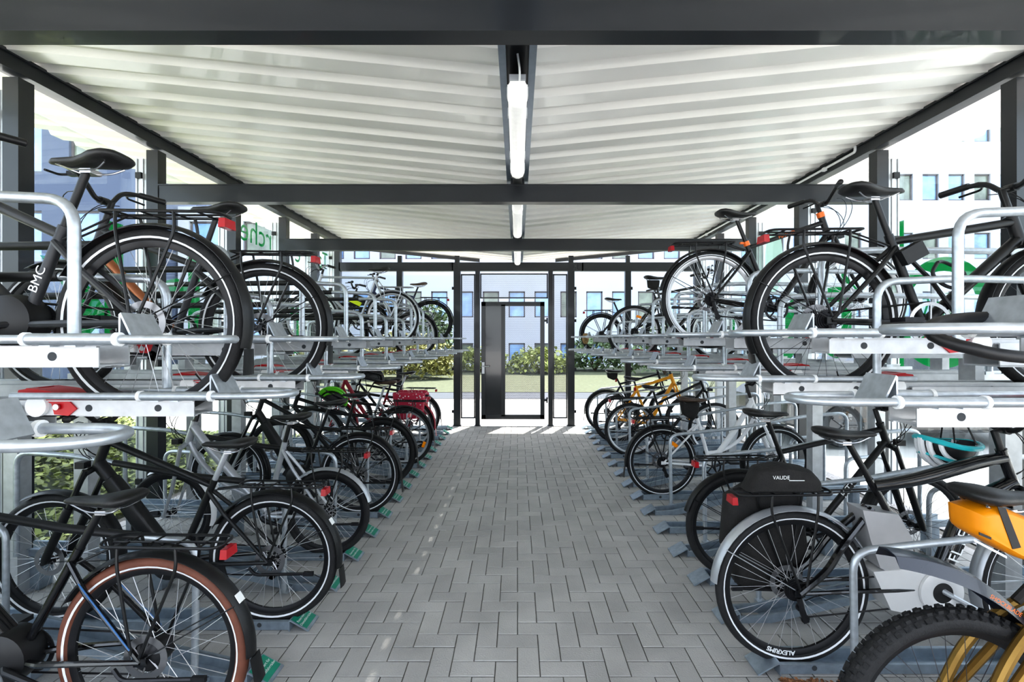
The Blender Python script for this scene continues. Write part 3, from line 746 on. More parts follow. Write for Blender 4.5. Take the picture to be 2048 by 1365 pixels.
# planting
LEAF = mat('leaf_green', (0.11, 0.16, 0.07), 0.6, noise=0.3, nscale=6, island=0.35)
LEAFY = mat('leaf_yellow_green', (0.25, 0.235, 0.075), 0.6, noise=0.3, nscale=4, island=0.3)
LEAFB = mat('leaf_ground_cover', (0.33, 0.37, 0.11), 0.55, noise=0.35, nscale=3, island=0.4)
def leaves(b, n, c, rad, size, up=0.3):
    for _ in range(n):
        u_, v_ = random.uniform(0, 2 * PI), math.acos(random.uniform(-.35, 1)); k = random.uniform(.72, 1.05)
        k *= 1 + .18 * math.sin(3 * u_ + c[0]) * math.sin(2 * v_)
        p = Vector((c[0] + rad[0] * k * math.sin(v_) * math.cos(u_), c[1] + rad[1] * k * math.sin(v_) * math.sin(u_), max(.02, c[2] + rad[2] * k * math.cos(v_))))
        s = size * random.uniform(.6, 1.3)
        e = Matrix.Rotation(random.uniform(0, 6.3), 3, 'Z') @ Matrix.Rotation(random.uniform(-1.1, 1.1), 3, 'X')
        b.add([p + e @ Vector(q) * s for q in ((-.5, -.9, 0), (.5, -.9, .08), (.62, .1, 0), (0, 1, -.1), (-.62, .1, 0))], [(0, 1, 2, 3, 4)])
def shrub(label, c, rad, m, n, size, name='shrub', group='shrubs between lawn and office building'):
    t = thing(name, label, 'shrub', (c[0], c[1], 0), group=group)
    b = MB(); leaves(b, n, (0, 0, rad[2] * .45), rad, size); part('foliage', b, m, t, smooth=False)
    b = MB()
    for i in range(6):
        a = i * 1.05; b.tube([(0, 0, -.02), (rad[0] * .3 * math.cos(a), rad[1] * .3 * math.sin(a), rad[2] * .6), (rad[0] * .6 * math.cos(a), rad[1] * .6 * math.sin(a), rad[2] * 1.0)], [.04, .025, .01], 5)
    part('stem', b, mat('bark', (0.09, 0.06, 0.04), 0.9, noise=0.2), t)
shrub('big yellow-green rounded shrub left of the gate', (-4.3, 18.4), (1.9, 1.0, 1.15), LEAFY, 5200, .07)
shrub('dark green upright shrub behind the yellow-green shrub', (-3.7, 20.9), (.9, .8, 2.1), LEAF, 1500, .11)
shrub('pale green low shrub seen through the left mesh panel', (-1.7, 22.6), (1.3, .9, .75), LEAFB, 1100, .10)
shrub('low green shrub seen through the gate', (1.0, 21.2), (1.3, .9, .75), LEAFB, 1300, .10)
shrub('green shrub with loose top right of the gate post', (3.7, 22.9), (1.4, 1.0, 1.1), LEAF, 1500, .11)
shrub('dark green bush behind the right bikes', (6.3, 20.5), (1.5, 1.0, 1.5), LEAF, 1500, .11)
shrub('yellow-green bush behind the left bikes near the corner post', (-7.6, 17.5), (1.4, 1.0, 1.3), LEAFY, 1500, .11)
# sunlit ground cover outside the left wall
b = MB()
for _ in range(26000):
    x = random.uniform(-8.2, -3.42); y = random.uniform(.2, 7.6)
    z = max(0, min(1, (-3.35 - x) / 2.2)) * .62 + .10 * math.sin(x * 2.1 + y * 1.3) + random.uniform(-.06, .10)
    z = max(.03, z) * (1 if y < 6.2 else max(.1, 1 - (y - 6.2) / 1.5)); s = random.uniform(.018, .045)
    e = Matrix.Rotation(random.uniform(0, 6.3), 3, 'Z') @ Matrix.Rotation(random.uniform(-.8, .8), 3, 'X')
    p = Vector((x, y, z)); b.add([p + e @ Vector(q) * s for q in ((-.5, -.9, 0), (.5, -.9, .08), (.62, .1, 0), (0, 1, -.1), (-.62, .1, 0))], [(0, 1, 2, 3, 4)])
o = obj('ground_cover_leaves', b.mesh('ground_cover_leaves', LEAFB, False)); tag(o, 'dense sunlit green ground-cover planting outside the left glass wall', 'ground cover', kind='stuff')
b = MB(); nx, ny = 18, 26
vs = []; 
for i in range(nx + 1):
    for j in range(ny + 1):
        x = -3.40 - 5 * i / nx; y = 7.6 * j / ny
        z = max(0, min(1, (-3.35 - x) / 2.2)) * .62 + .10 * math.sin(x * 2.1 + y * 1.3) - .06
        z = max(-.02, z) * (1 if y < 6.2 else max(.02, 1 - (y - 6.2) / 1.5)); vs.append((x, y, z))
fs = [(i * (ny + 1) + j, (i + 1) * (ny + 1) + j, (i + 1) * (ny + 1) + j + 1, i * (ny + 1) + j + 1) for i in range(nx) for j in range(ny)]
b.add(vs, fs); o = obj('planting_bed', b.mesh('planting_bed', LAWN)); tag(o, 'sloping green bed under the ground cover outside the left wall', 'planting bed', kind='structure')

# grey car parked beyond the gravel on the right, seen through the racks
CARP = mat('warm_grey_car_paint', (.075, .07, .068), .25, .5, coat=.7, noise=.08, nscale=2)
car = thing('car', 'grey car parked sideways outside the right glass wall', 'car', (3.75, 6.75, 0))
low = [(.0, .32), (.02, .62), (.18, .74), (1.05, .92), (3.55, .96), (4.18, .88), (4.28, .60), (4.25, .30), (3.75, .20), (.45, .20)]
b = MB(); b.loft([[(x * .985 + .03, y_, .5 + (z - .5) * k) for (x, z) in low] for (y_, k) in ((0, .82), (.05, 1), (1.70, 1), (1.75, .82))]); part('body', b, CARP, car)
cab = [(1.02, .90), (1.62, 1.38), (2.1, 1.46), (3.0, 1.44), (3.75, .93)]
b = MB(); b.loft([[(2.3 + (x - 2.3) * kk, y_, .9 + (z - .9) * k) for (x, z) in cab] for (y_, k, kk) in ((.04, .02, 1), (.06, .2, 1), (.20, .96, .99), (.28, 1, .98), (1.47, 1, .98), (1.55, .96, .99), (1.69, .2, 1), (1.71, .02, 1))]); part('cabin', b, CARP, car)
CARW = mat('car_window', (.02, .025, .03), .06, coat=.5, noise=.1)
for pts in ([(1.25, .97), (1.68, 1.33), (2.2, 1.39), (2.25, .98)], [(2.33, .98), (2.29, 1.39), (2.9, 1.37), (3.4, 1.0)]):
    b = MB(); f = lambda z, o: (.055 + (z - .95) * .30 + o)
    b.add([(x, f(z, -.012), z) for x, z in pts] + [(x, f(z, .03), z) for x, z in pts], [(0, 1, 2, 3), (7, 6, 5, 4)] + [(i, i + 4, (i + 1) % 4 + 4, (i + 1) % 4) for i in range(4)]); part('window', b, CARW, car, smooth=False)
for x in (.82, 3.40):
    for y_ in (.08, 1.67):
        b = MB(); b.lathe([(.20, -.10), (.29, -.11), (.31, -.06), (.31, .06), (.29, .11), (.20, .10)], (x, y_, .305), 'Y', 28); wo = part('wheel', b, TYRE, car)
        b = MB(); b.disc((x, y_ - (.09 if y_ < 1 else -.09), .305), .20, .02, 'Y', 24)
        for i in range(5):
            a = 2 * PI * i / 5; b.tube([(x, y_ - (.105 if y_ < 1 else -.105), .305), (x + .19 * math.cos(a), y_ - (.105 if y_ < 1 else -.105), .305 + .19 * math.sin(a))], .02, 5)
        part('rim', b, mat('car_rim', (.10, .10, .105), .35, .5, noise=.05), wo)
b = MB(); b.box((.06, .25, .66), (.10, .30, .12)); part('headlamp', b, LENSW, car)
b = MB(); b.box((4.26, .25, .72), (.06, .28, .16)); part('tail_light', b, LIGHTR, car)
# ------------------------------------------------------------------ racks
PITCH = .395
LY = lambda k: 2.185 + PITCH * k
RY = lambda k: 2.25 + PITCH * k
ORD = ['first', 'second', 'third', 'fourth', 'fifth', 'sixth', 'seventh', 'eighth', 'ninth', 'tenth', 'eleventh', 'twelfth', 'thirteenth', 'fourteenth', 'fifteenth', 'sixteenth', 'seventeenth', 'eighteenth', 'nineteenth', 'twentieth', 'twenty-first']
# shared meshes of an upper tray; local +x runs from the aisle to the wall, z = 0 on the rail's top edge
def m_rail():
    b = MB(); L = 1.84
    for s in (-1, 1):
        b.box((L / 2, s * .052, -.029), (L, .004, .058)); b.box((L / 2, s * .044, -.056), (L, .02, .004)); b.box((L / 2, s * .056, -.001), (L, .012, .004))
    for xx in (.03, .75, 1.3, 1.8): b.box((xx, 0, -.055), (.04, .104, .004))
    b.cur = 1
    for xx in (.13, .38, 1.0):
        for s in (-1, 1): b.disc((xx, s * .0545, -.028), .0125, .0015, 'Y', 16)
    return b.mesh('rail', [GALVL, HOLE])
def m_handle():
    b = MB(); b.tube(fillet([(.62, -.09, .02), (-.25, -.09, .02), (-.335, -.045, .02), (-.335, .045, .02), (-.25, .09, .02), (.62, .09, .02)], .08, 6), .0125, 10)
    return b.mesh('pull_handle', GALV)
def m_sleeves(s):
    b = MB()
    b.tube([(.165, s * .09, .02), (-.085, s * .09, .02)], .0165, 12)
    for xx in (.05, .12): b.box((xx, s * .072, .004), (.03, .03, .01))
    b.cur = 1
    if 1:
        for xx in (.165, -.085): b.tube([(xx - .006, s * .09, .02), (xx + .006, s * .09, .02)], .0195, 14)
    return b.mesh('handle_sleeve', [GALV, WHITEP])
def m_stop():
    b = MB(); th = .004
    b.prism([(-.060, .01), (-.060, .09), (-.066, .095), (-.105, .014), (-.100, .010), (-.066, .083), (-.064, .01)], -.06, .06)
    return b.mesh('wheel_stop', GALV)
def m_hoop(x, up=.455):
    b = MB(); b.tube(fillet([(x, -.10, .0), (x, -.10, up), (x + .35, -.10, up + .015), (1.72, -.10, up), (1.72, -.10, 0)], .09, 6), .017, 10); b.box((x, -.08, -.01), (.05, .05, .02)); b.box((1.72, -.08, -.01), (.05, .05, .02))
    return b.mesh('guard_hoop', GALV)
def m_sleeve2(x, up=.455):
    b = MB(); b.tube([(x + .42, -.10, up + .014), (1.58, -.10, up + .003)], .0205, 10); return b.mesh('rubber_sleeve', SLEEVE)
def m_lever():
    b = MB(); 
    b.prism([(.42, -.03), (.46, .012), (.52, .035), (.60, .045), (.62, .03), (.55, .012), (.51, -.012), (.50, -.05), (.45, -.055)], -.060, .060)
    b.prism([(.585, .045), (.66, .035), (.665, .02), (.62, .025)], -.03, .03)
    b.cur = 1
    for s in (-1, 1): b.disc((.485, s * .068, -.022), .011, .006, 'Y', 12)
    b.cur = 2; b.disc((.56, 0, -.02), .038, .136, 'Y', 20)
    return b.mesh('lock_lever', [RED, CHROME, WHITEP])
def m_guide():
    b = MB(); x0, L = .62, 1.30; cx = x0 + L / 2
    for s in (-1, 1):
        b.box((cx, s * .072, -.062), (L, .005, .085)); b.box((cx, s * .062, -.02), (L, .022, .005))
    b.box((cx, 0, -.104), (L, .149, .006)); return b.mesh('guide_rail', GALVL)
UP = {}
for s in (-1, 1):
    hx = .21 if s < 0 else .44
    UP[s] = [('rail', m_rail()), ('pull_handle', m_handle()), ('handle_sleeve', m_sleeves(-1)), ('handle_sleeve', m_sleeves(1)), ('wheel_stop', m_stop()), ('guard_hoop', m_hoop(hx)), ('lock_lever', m_lever()), ('guide_rail', m_guide())]
    if s < 0: UP[s].append(('rubber_sleeve', m_sleeve2(hx)))
def upper_tray(s, k, high, label):
    y = LY(k) if s < 0 else RY(k)
    z = (1.517 if high else 1.315) if s < 0 else (1.54 if high else 1.337)
    t = thing('upper_bike_tray', label, 'bike tray', (s * 1.17, y, z), (0, 0, 0 if s > 0 else PI), 'pull-out trays of the upper tier, ' + ('left' if s < 0 else 'right'))
    par = {}
    for nm, me in UP[s]:
        if nm == 'guard_hoop': par['h'] = obj(nm, me, t)
        elif nm == 'rubber_sleeve': obj(nm, me, par['h'], label='black rubber sleeve')
        elif nm == 'pull_handle': par['p'] = obj(nm, me, t)
        elif nm == 'handle_sleeve': obj(nm, me, par['p'])
        else: obj(nm, me, t)
    return t
def m_floor(slope):
    if slope: path = [(0, .035), (.15, .045), (1.0, .24), (1.85, .26)]
    else: path = [(0, .052), (1.85, .052)]
    b = MB(); h = .052
    for s in (-1, 1):
        for (p, q) in zip(path[:-1], path[1:]):
            b.prism([(p[0], p[1] - h), (q[0], q[1] - h), (q[0], q[1]), (p[0], p[1])], s * .050 - .002, s * .050 + .002)
            b.prism([(p[0], p[1] - .004), (q[0], q[1] - .004), (q[0], q[1]), (p[0], p[1])], s * .056 - .01, s * .056 + .01)
    for (p, q) in zip(path[:-1], path[1:]): b.prism([(p[0], p[1] - h), (q[0], q[1] - h), (q[0], q[1] - h + .004), (p[0], p[1] - h + .004)], -.05, .05)
    if slope: b.box((1.0, 0, .095), (.06, .09, .19)); b.box((1.75, 0, .10), (.06, .09, .20))
    b.cur = 1
    zc = path[0][1] - h / 2
    if not slope:
        for s in (-1, 1): b.disc((.16, s * .0525, zc), .012, .0012, 'Y', 14)
    return b.mesh('floor_rail', [GALVD, HOLE])
def m_ramp(green):
    b = MB(); b.prism([(.0, .0), (.0, .055), (-.01, .058), (-.105, .006), (-.105, 0), (-.10, 0), (-.012, .05), (-.005, .05), (-.005, 0)], -.065, .065)
    return b.mesh('end_ramp', GALVD)
def m_label():
    b = MB(); e = Vector((.095, 0, .052)).normalized(); n = Vector((-.052, 0, .095)).normalized(); c = Vector((-.0575, 0, .032)) + n * .0012 - e * (-.004)
    M = Matrix(((e.x, 0, n.x, c.x), (0, 1, 0, c.y), (e.z, 0, n.z, c.z), (0, 0, 0, 1)))
    b.add([(-.044, -.06, 0), (.05, -.06, 0), (.05, .06, 0), (-.044, .06, 0)], [(0, 1, 2, 3)], M)
    b.cur = 1
    for i, tx in enumerate(('Reserviert für', 'Dienstfahrräder')):
        vs, fs = text_geo(tx, .019)
        M2 = M @ Matrix.Translation((.014 - i * .024, 0, .0008)) @ Matrix.Rotation(-PI / 2, 4, 'Z'); b.add(vs, fs, M2)
    return b.mesh('green_label', [LABELG, WHITE], False)
def m_lean(slope, s):
    b = MB()
    if slope: pts = [(.19, .12, .03), (.18, .12, .66), (.75, .12, .72), (1.45, .12, .84), (1.78, .12, .86), (1.78, .12, .24)]
    else: pts = [(1.47, .0, .03), (1.47, .0, .56), (1.80, .0, .58), (1.80, .0, .03)]
    if not slope: pts = [(x, .075, z) for (x, y, z) in pts]
    b.tube(fillet(pts, .085, 6), .015, 10)
    if slope: b.box((.19, .09, .03), (.05, .07, .02))
    return b.mesh('lean_hoop', GALV)
def m_leansleeve():
    b = MB(); b.tube([(.42, .12, .6855), (.75, .12, .72), (1.2, .12, .797)], .0185, 10); return b.mesh('rubber_sleeve', SLEEVE)
FL = dict(f=(m_floor(False), m_lean(False, 1)), s=(m_floor(True), m_lean(True, 1)))
RAMP, LBL, LSL = m_ramp(0), m_label(), m_leansleeve()
def floor_tray(s, k, slope, label):
    y = LY(k) if s < 0 else RY(k)
    t = thing('floor_bike_rail', label, 'bike rail', (s * 1.20, y, .002), (0, 0, 0 if s > 0 else PI), 'floor rails of the lower tier, ' + ('left' if s < 0 else 'right'))
    f, l = FL['s' if slope else 'f']
    obj('floor_rail', f, t); rp = obj('end_ramp', RAMP, t)
    if s < 0: obj('green_label', LBL, rp, label='green sticker with white writing')
    h = obj('lean_hoop', l, t)
    if s < 0 and slope: obj('rubber_sleeve', LSL, h, label='black rubber sleeve')
for s, nm in ((-1, 'left'), (1, 'right')):
    n = 0
    for k in range(-3, 16):
        odd = k % 2 != 0
        high = (not odd) if s < 0 else odd
        if s > 0 and k == 15: continue
        upper_tray(s, k, high, f'galvanised upper-tier bike tray with red lever, {ORD[n]} from the camera on the {nm}, ' + ('raised level' if high else 'lowered level')); n += 1
    n = 0
    for k in range(-2, 16):
        odd = k % 2 != 0
        slope = (not odd) if s < 0 else odd
        floor_tray(s, k, slope, f'galvanised lower bike rail on the paving, {ORD[n]} from the camera on the {nm}, ' + ('sloping up' if slope else 'lying flat')); n += 1
    # carrying frame
    fr = thing('rack_frame', f'galvanised carrying frame of the {nm} two-tier bike rack', 'rack frame', (0, 0, 0))
    zb = 1.205 if s < 0 else 1.227; XC = 2.6 if s < 0 else 2.5
    for xx in (XC, 3.02):
        b = MB(); b.box((s * xx, 4.6, zb - .05), (.06, 7.6, .10)); part('long_beam', b, GALVL, fr)
    off = 0.2
    for yy in (2.9, 4.48, 6.06, 7.64):
        y_ = yy - (.0 if s < 0 else .44)
        for xx in (XC, 3.02):
            b = MB(); b.box((s * xx, y_, (zb - .1) / 2), (.085, .085, zb - .1)); b.box((s * xx, y_, .005), (.14, .14, .01)); part('column', b, GALVL, fr)
    for k in range(-3, 16):
        odd = k % 2 != 0
        if (not odd) if s < 0 else odd:
            for xx in (XC, 3.02):
                b = MB(); b.box((s * xx, (LY(k) if s < 0 else RY(k)), zb + .10), (.05, .10, .20)); part('riser_bracket', b, GALVL, fr)
# ------------------------------------------------------------------ bicycles
def L(k, xr, zb, **kw):
    return dict(loc=(xr, LY(k), zb), side=-1, **kw)
def lp(D): return D / 960.0
bikes = {}
def place(key, label, side, px, k, zb, D=None, **kw):
    D = D if D else (LY(k) if side < 0 else RY(k))
    bikes[key] = bike(label, ((px - 1035) * D / 960, D, zb), side, **kw)
ZL = .018   # tyre contact inside a floor rail
# lower left
place('La', 'black city bicycle with brown tyres and blue trim, lower left, nearest the camera', -1, 308, -1, ZL, r=.356, tw=.048, wb=1.15, bbx=.50, bbz=.33, sx=.19, sz=.95, head=(1.0, .98), style='step', frame=GLOSSB, tyre=TYREB, rim=RIMB, spoke=SPOKE, stripe=True, fender=BLACK, sticker=True, guard=False, ebike='down', batt=PLAST, rackz=.05, hubr=.055, fend=182)
t, J = bikes['La']
b = MB()
for s in (1, -1): b.tube([J['sj'] + Vector((-.03, s * .035, -.07)), Vector(lerp(J['sj'], J['A'], .3)) + Vector((0, s * .060, 0)), J['A'] + Vector((.03, s * .077, .05))], .003, 5)
part('blue_trim', b, BLUEF, t, label='thin blue trim line on the rear stays')
place('Lb', 'black electric bicycle with silver seat post and white-striped tyres, lower left behind the brown-tyred bicycle', -1, 548, 1, ZL, r=.345, tw=.055, wb=1.167, bbx=.51, bbz=.32, sx=.245, sz=.985, head=(.885, 1.0), htl=.19, cast=69, ttz=.73, frame=BLACK, post=SILVER, ebike='down', susp=True, rackz=.045, sticker=True, barw=.31, crank=-10, tubes=1.1)
place('Lc', 'silver step-through bicycle with silver rear mudguard and small wheels, lower left', -1, 655, 3, ZL, r=.298, tw=.042, wb=1.10, bbx=.43, bbz=.28, sx=.26, sz=1.0, head=(.93, .93), htl=.16, style='step', frame=SILVER, post=BLACK, fender=SILVER, ffender=WHITEF, rim=RIMB, stripe=False, rack=BLACK, rackz=.14, disc=False, tubes=1.15, fend=165, flap=False)
place('Ld', 'matt black electric bicycle with white-striped tyre, lower left row, behind the silver step-through', -1, 720, 5, ZL, r=.345, tw=.05, wb=1.14, bbx=.50, bbz=.31, sx=.26, sz=.99, head=(.835, 1.02), htl=.18, ttz=.72, frame=BLACK, ebike='down', susp=True, rackz=.05, crank=40)
place('Le', 'white-forked trekking bicycle with black saddle, lower left row', -1, 765, 7, ZL, r=.345, wb=1.06, sx=.28, sz=.97, head=(.87, .93), frame=DARKM, fork=WHITEF, rackz=.07, stripe=False, fender=BLACK)
place('Lf', 'silver trekking bicycle with yellow wheel reflector, lower left row', -1, 807, 9, ZL, r=.35, wb=1.06, sx=.22, sz=1.02, head=(.90, .98), frame=SILVER, post=SILVER, sad=LEATHER, style='step', rim=RIMS, fender=DARKM, stripe=False, disc=False, rackz=.07)
place('Lg', 'dark red bicycle carrying red patterned panniers, lower left row', -1, 818, 11, ZL, r=.345, wb=1.05, sx=.24, sz=.98, head=(.86, .98), frame=REDF, fender=REDF, rackz=.05, stripe=False, disc=False, style='step', rim=RIMS)
place('Lh', 'black bicycle with high flat saddle, last in the lower left row', -1, 836, 13, ZL, r=.335, wb=1.04, sx=.18, sz=1.02, head=(.86, .95), frame=GLOSSB, post=SILVER, fender=BLACK, rackz=.09, stripe=False, disc=False, rim=RIMS)
# lower right
place('Ra', 'gold mountain bicycle with knobby tyre and short rear mudguard, lower right, nearest the camera', 1, 1906, -2, .0, D=1.46, r=.360, tw=.062, wb=1.12, bbx=.45, bbz=.36, sx=.16, sz=1.09, head=(.86, 1.0), frame=GOLD, knob=True, stripe=False, fender=None, rack=None, tail=False, susp=True, ebike=None, rim=RIMB, spoke=SPOKEB, tubes=1.5, lamp=False, kick=False, ffender=PLAST, ttz=.75)
place('Rb', 'black electric bicycle with silver motor casing and silver mudguard, lower right, second from the camera', 1, 1583, 0, ZL, D=2.25, r=.358, tw=.047, wb=1.22, bbx=.645, bbz=.375, sx=.255, sz=1.105, head=(.985, .99), htl=.18, cast=70, ttz=.83, style='flyer', frame=GLOSSB, rim=RIMB, spoke=SPOKE, fender=SILVER, rack=BLACK, rackz=.085, stripe=True, crank=-28, qy=.035, crankm=SILVER, ring=.075, lamp=False, kick=True, fend=176, flap=False, stem=.10, steer=.1, susp=True, fork=GLOSSB,
      label_frame=('FLYER', .075, 'dt', -1, WHITE))
place('Rc', 'black trekking bicycle with green accents, lower right, parked behind the silver-motored one', 1, 1478, 2, ZL, r=.338, tw=.045, wb=1.11, bbx=.45, bbz=.29, sx=.175, sz=1.075, head=(.895, .975), htl=.14, ttz=.80, frame=BLACK, fender=BLACK, susp=True, rackz=.085, rim=RIMB, spoke=SPOKEB, stripe=False, stem=.10, fend=165, flap=False, label_frame=('KTM', .07, 'dt', -1, WHITE))
place('Rd', 'white-framed black electric bicycle, lower right row, beside two bare hoops', 1, 1323, 6, ZL, r=.338, tw=.046, wb=1.11, bbx=.47, bbz=.30, sx=.30, sz=.96, head=(.86, .94), htl=.17, style='step', frame=WHITEF, fender=BLACK, rackz=.08, rim=RIMB, spoke=SPOKEB, stripe=True, post=BLACK, sad=LEATHER, ebike=None, susp=True, stem=.14)
place('Re', 'black bicycle with orange wheel reflector, lower right row', 1, 1262, 10, ZL, r=.345, wb=1.08, sx=.28, sz=.92, head=(.90, .98), frame=GLOSSB, fender=None, ffender=BLACK, rack=BLACK, stripe=False, rim=RIMS, rackz=.06, stem=.12, disc=False)
place('Rf', 'orange-yellow framed bicycle, lower right row', 1, 1233, 12, ZL, r=.345, wb=1.05, sx=.25, sz=.97, head=(.79, .99), frame=YELLOW, fender=None, rack=None, stripe=False, rim=RIMB, ttz=.80, tubes=1.25, disc=False, ffender=PLAST)
place('Rg', 'dark bicycle with raised saddle and red tail light, last in the lower right row', 1, 1213, 14, ZL, r=.345, wb=1.04, sx=.12, sz=1.02, head=(.83, .97), frame=DARKM, fender=BLACK, rack=None, stripe=False, rim=RIMS, disc=False)
# upper left
place('ULa', 'graphite electric bicycle with big black carrier, upper left, nearest the camera', -1, 305, -1, 1.245, r=.352, tw=.05, wb=1.12, bbx=.475, bbz=.345, sx=.24, sz=.985, head=(.93, .98), htl=.18, ttz=.68, frame=GREYP, ebike='down', batt=GREYP, rackz=.05, sweep=.14, barw=.33, rise=.09, tubes=1.2, crank=170, label_frame=('BMC', .05, 'st', 1, STRIPE), fend=195, steer=-.05, stem=.08)
place('ULb', 'black electric bicycle with copper-coloured down tube, upper left, second from the camera', -1, 528, 1, 1.245, r=.35, tw=.05, wb=1.09, bbx=.47, bbz=.33, sx=.25, sz=1.02, head=(.86, .90), htl=.16, ttz=.68, frame=GREYP, dt=COPPER, rackz=.05, barw=.31, rise=.08, sweep=.1, stem=.13, fend=195, tubes=1.1)
place('ULc', 'silver racing-style bicycle with thin frame, upper left row', -1, 784, 10, 1.45, r=.345, tw=.03, wb=1.03, bbx=.43, bbz=.28, sx=.17, sz=1.0, head=(.90, .90), ttz=.86, frame=SILVER, rim=RIMS, fender=SILVER, rack=SILVER, rackz=.05, stripe=False, disc=False, barm=SILVER, flap=False, tail=False, tubes=.9, sad=PLAST)
place('ULd', 'dark bicycle half hidden behind the silver racing-style bicycle, upper left row', -1, 829, 13, 1.25, r=.345, wb=1.06, sx=.25, sz=.95, head=(.90, .98), frame=BLACK, fender=BLACK, rack=None, rackz=.06, stripe=False, rim=RIMS)
place('ULe', 'dark blue bicycle at the far end of the upper left row', -1, 862, 14, 1.45, r=.35, wb=1.06, sx=.20, sz=.99, head=(.88, .95), frame=mat('dark_blue_paint', (.02, .03, .08), .3, noise=.08), fender=BLACK, rackz=.04, stripe=False, disc=False, rim=RIMB, sad=LEATHER)
# upper right
place('URa', 'matt black trekking bicycle with large carrier, upper right, nearest the camera', 1, 1645, 0, 1.272, r=.35, tw=.05, wb=1.10, bbx=.465, bbz=.335, sx=.24, sz=.99, head=(.885, .83), htl=.13, ttz=.72, ttdrop=.02, frame=BLACK, rackz=.065, rim=RIMB, spoke=SPOKEB, stripe=True, ring=.10, ringm=CHROME, pedm=DARKM, crank=175, crankm=DARKM, barw=.32, sweep=.05, stem=.14, tubes=1.2, fend=205, flap=True, kick=True, stemm=BLACK)
place('URb', 'black bicycle with orange collars on seat clamp and headset, upper right row', 1, 1420, 3, 1.468, r=.348, tw=.042, wb=1.06, bbx=.45, bbz=.28, sx=.185, sz=.99, head=(.80, .93), htl=.15, ttz=.72, frame=BLACK, collar=ORANGE, rackz=.05, rim=RIMS, spoke=SPOKE, stripe=True, stem=.10, barw=.30, fend=170, flap=False, label_frame=('MAX TR', .035, 'tt', -1, ORANGE))
place('URc', 'dark bicycle with spoke reflectors and tool bag under the saddle, upper right row', 1, 1268, 10, 1.27, r=.348, wb=1.06, sx=.27, sz=1.08, head=(.90, .98), frame=GLOSSB, fender=None, ffender=BLACK, rack=None, stripe=False, rim=RIMS, tail=False, disc=False)
place('URd', 'dark city bicycle at the far end of the upper right row', 1, 1202, 14, 1.27, r=.335, wb=1.05, sx=.20, sz=.93, head=(.88, .93), frame=BLACK, fender=BLACK, rackz=.05, stripe=False, disc=False, style='step')
# ------------------------------------------------------------------ things hung on the bicycles
def wpos(key, v):
    t, _ = bikes[key]; M = Matrix.Translation(t.location) @ t.rotation_euler.to_matrix().to_4x4()
    return M @ Vector(v)
def refl(key, ang, m, label, rad=.6):
    t, J = bikes[key]; rw = [c for c in t.children if c.name.startswith('rear_wheel')][0]
    b = MB(); r = J['A'].z; M = Matrix.Rotation(-ang, 4, 'Y') @ Matrix.Translation((r * rad, 0, 0)); q = MB(); q.box((0, 0, 0), (.035, .012, .07), taper=.9); b.add(q.v, q.f, M); part('reflector', b, m, rw, label=label)
refl('Lf', -.6, LENSO, 'yellow reflector', .75); refl('Re', 1.4, LENSO, 'orange reflector'); refl('URc', .9 + PI / 2, LENSO, 'orange reflector'); refl('Rd', 3.7, LENSO, 'orange reflector')
# big silver battery and motor casing on the second lower right bike
t, J = bikes['Rb']; Bp = J['B']
b = MB()
b.prism([(.295, .735), (.46, .715), (.525, .60), (.525, .46), (.44, .44), (.375, .47), (.33, .60)], -.055, .055); part('battery', b, mat('silver_grey_casing', (.42, .42, .43), .35, .3, noise=.08, nscale=10), t)
b = MB(); b.prism([(.34, .455), (.60, .475), (.70, .45), (.745, .385), (.73, .31), (.66, .255), (.56, .25), (.42, .28)], -.06, .05)
b.lathe([(.10, -.061), (.098, -.072), (.06, -.080), (.045, -.074)], (.645, 0, .365), 'Y', 36); b.cur = 1; b.disc((.645, -.072, .365), .046, .006, 'Y', 28)
part('motor_casing', b, [mat('silver_motor_casing', (.66, .66, .66), .35, .15, noise=.05, nscale=10), PLAST], t)
# rim lettering on that bike
rw = [c for c in t.children if c.name.startswith('rear_wheel')][0]; rw.rotation_euler = (0, 0, 0)
vs, fs = text_geo('ALEXRIMS', .030, align='CENTER', offset=.001)
b = MB(); Rr = .358 - .047 * .9 - .012; c0 = R(-101)
out = []
for (x, y, z) in vs:
    a = c0 + x / Rr * 1.0; rr = Rr - y * .95 if False else Rr + (-y)
    a = c0 - x / Rr; rr = Rr + y
    out.append((rr * math.cos(a), -.0136, rr * math.sin(a)))
b.add(out, fs); part('rim_lettering', b, WHITE, rw, smooth=False)
# short clip-on mudguard of the gold bike
t, J = bikes['Ra']
b = MB(); secs = []
for i in range(15):
    k = i / 14; x = -.20 + .42 * k; z = .90 - .025 * k - .145 * k * k - .06 * k**4; w = .022 + .037 * math.sin(PI * min(1, .25 + k * .55))
    secs.append([(x, -w, z - w * .8), (x, -w * .7, z - .008), (x, 0, z), (x, w * .7, z - .008), (x, w, z - w * .8), (x, w * .6, z - .010), (x, 0, z - .006), (x, -w * .6, z - .010)])
b.loft(secs); g = part('rear_mudguard', b, mat('gloss_blue_black', (.012, .016, .028), .25, coat=.15, noise=.05), t)
vs, fs = text_geo('SHOCKBLADE', .017); b = MB()
M = Matrix(((1, 0, 0, .095), (0, 0, -1, -.0655), (0, 1, 0, .762), (0, 0, 0, 1))); b.add(vs, fs, M @ Matrix.Rotation(-.56, 4, 'Z')); part('lettering', b, ORANGE, g, smooth=False)
b = MB(); b.tube([(.19, 0, .74), (.25, 0, .80), (.29, 0, .86)], .014, 7); part('mudguard_clamp', b, PLAST, g)
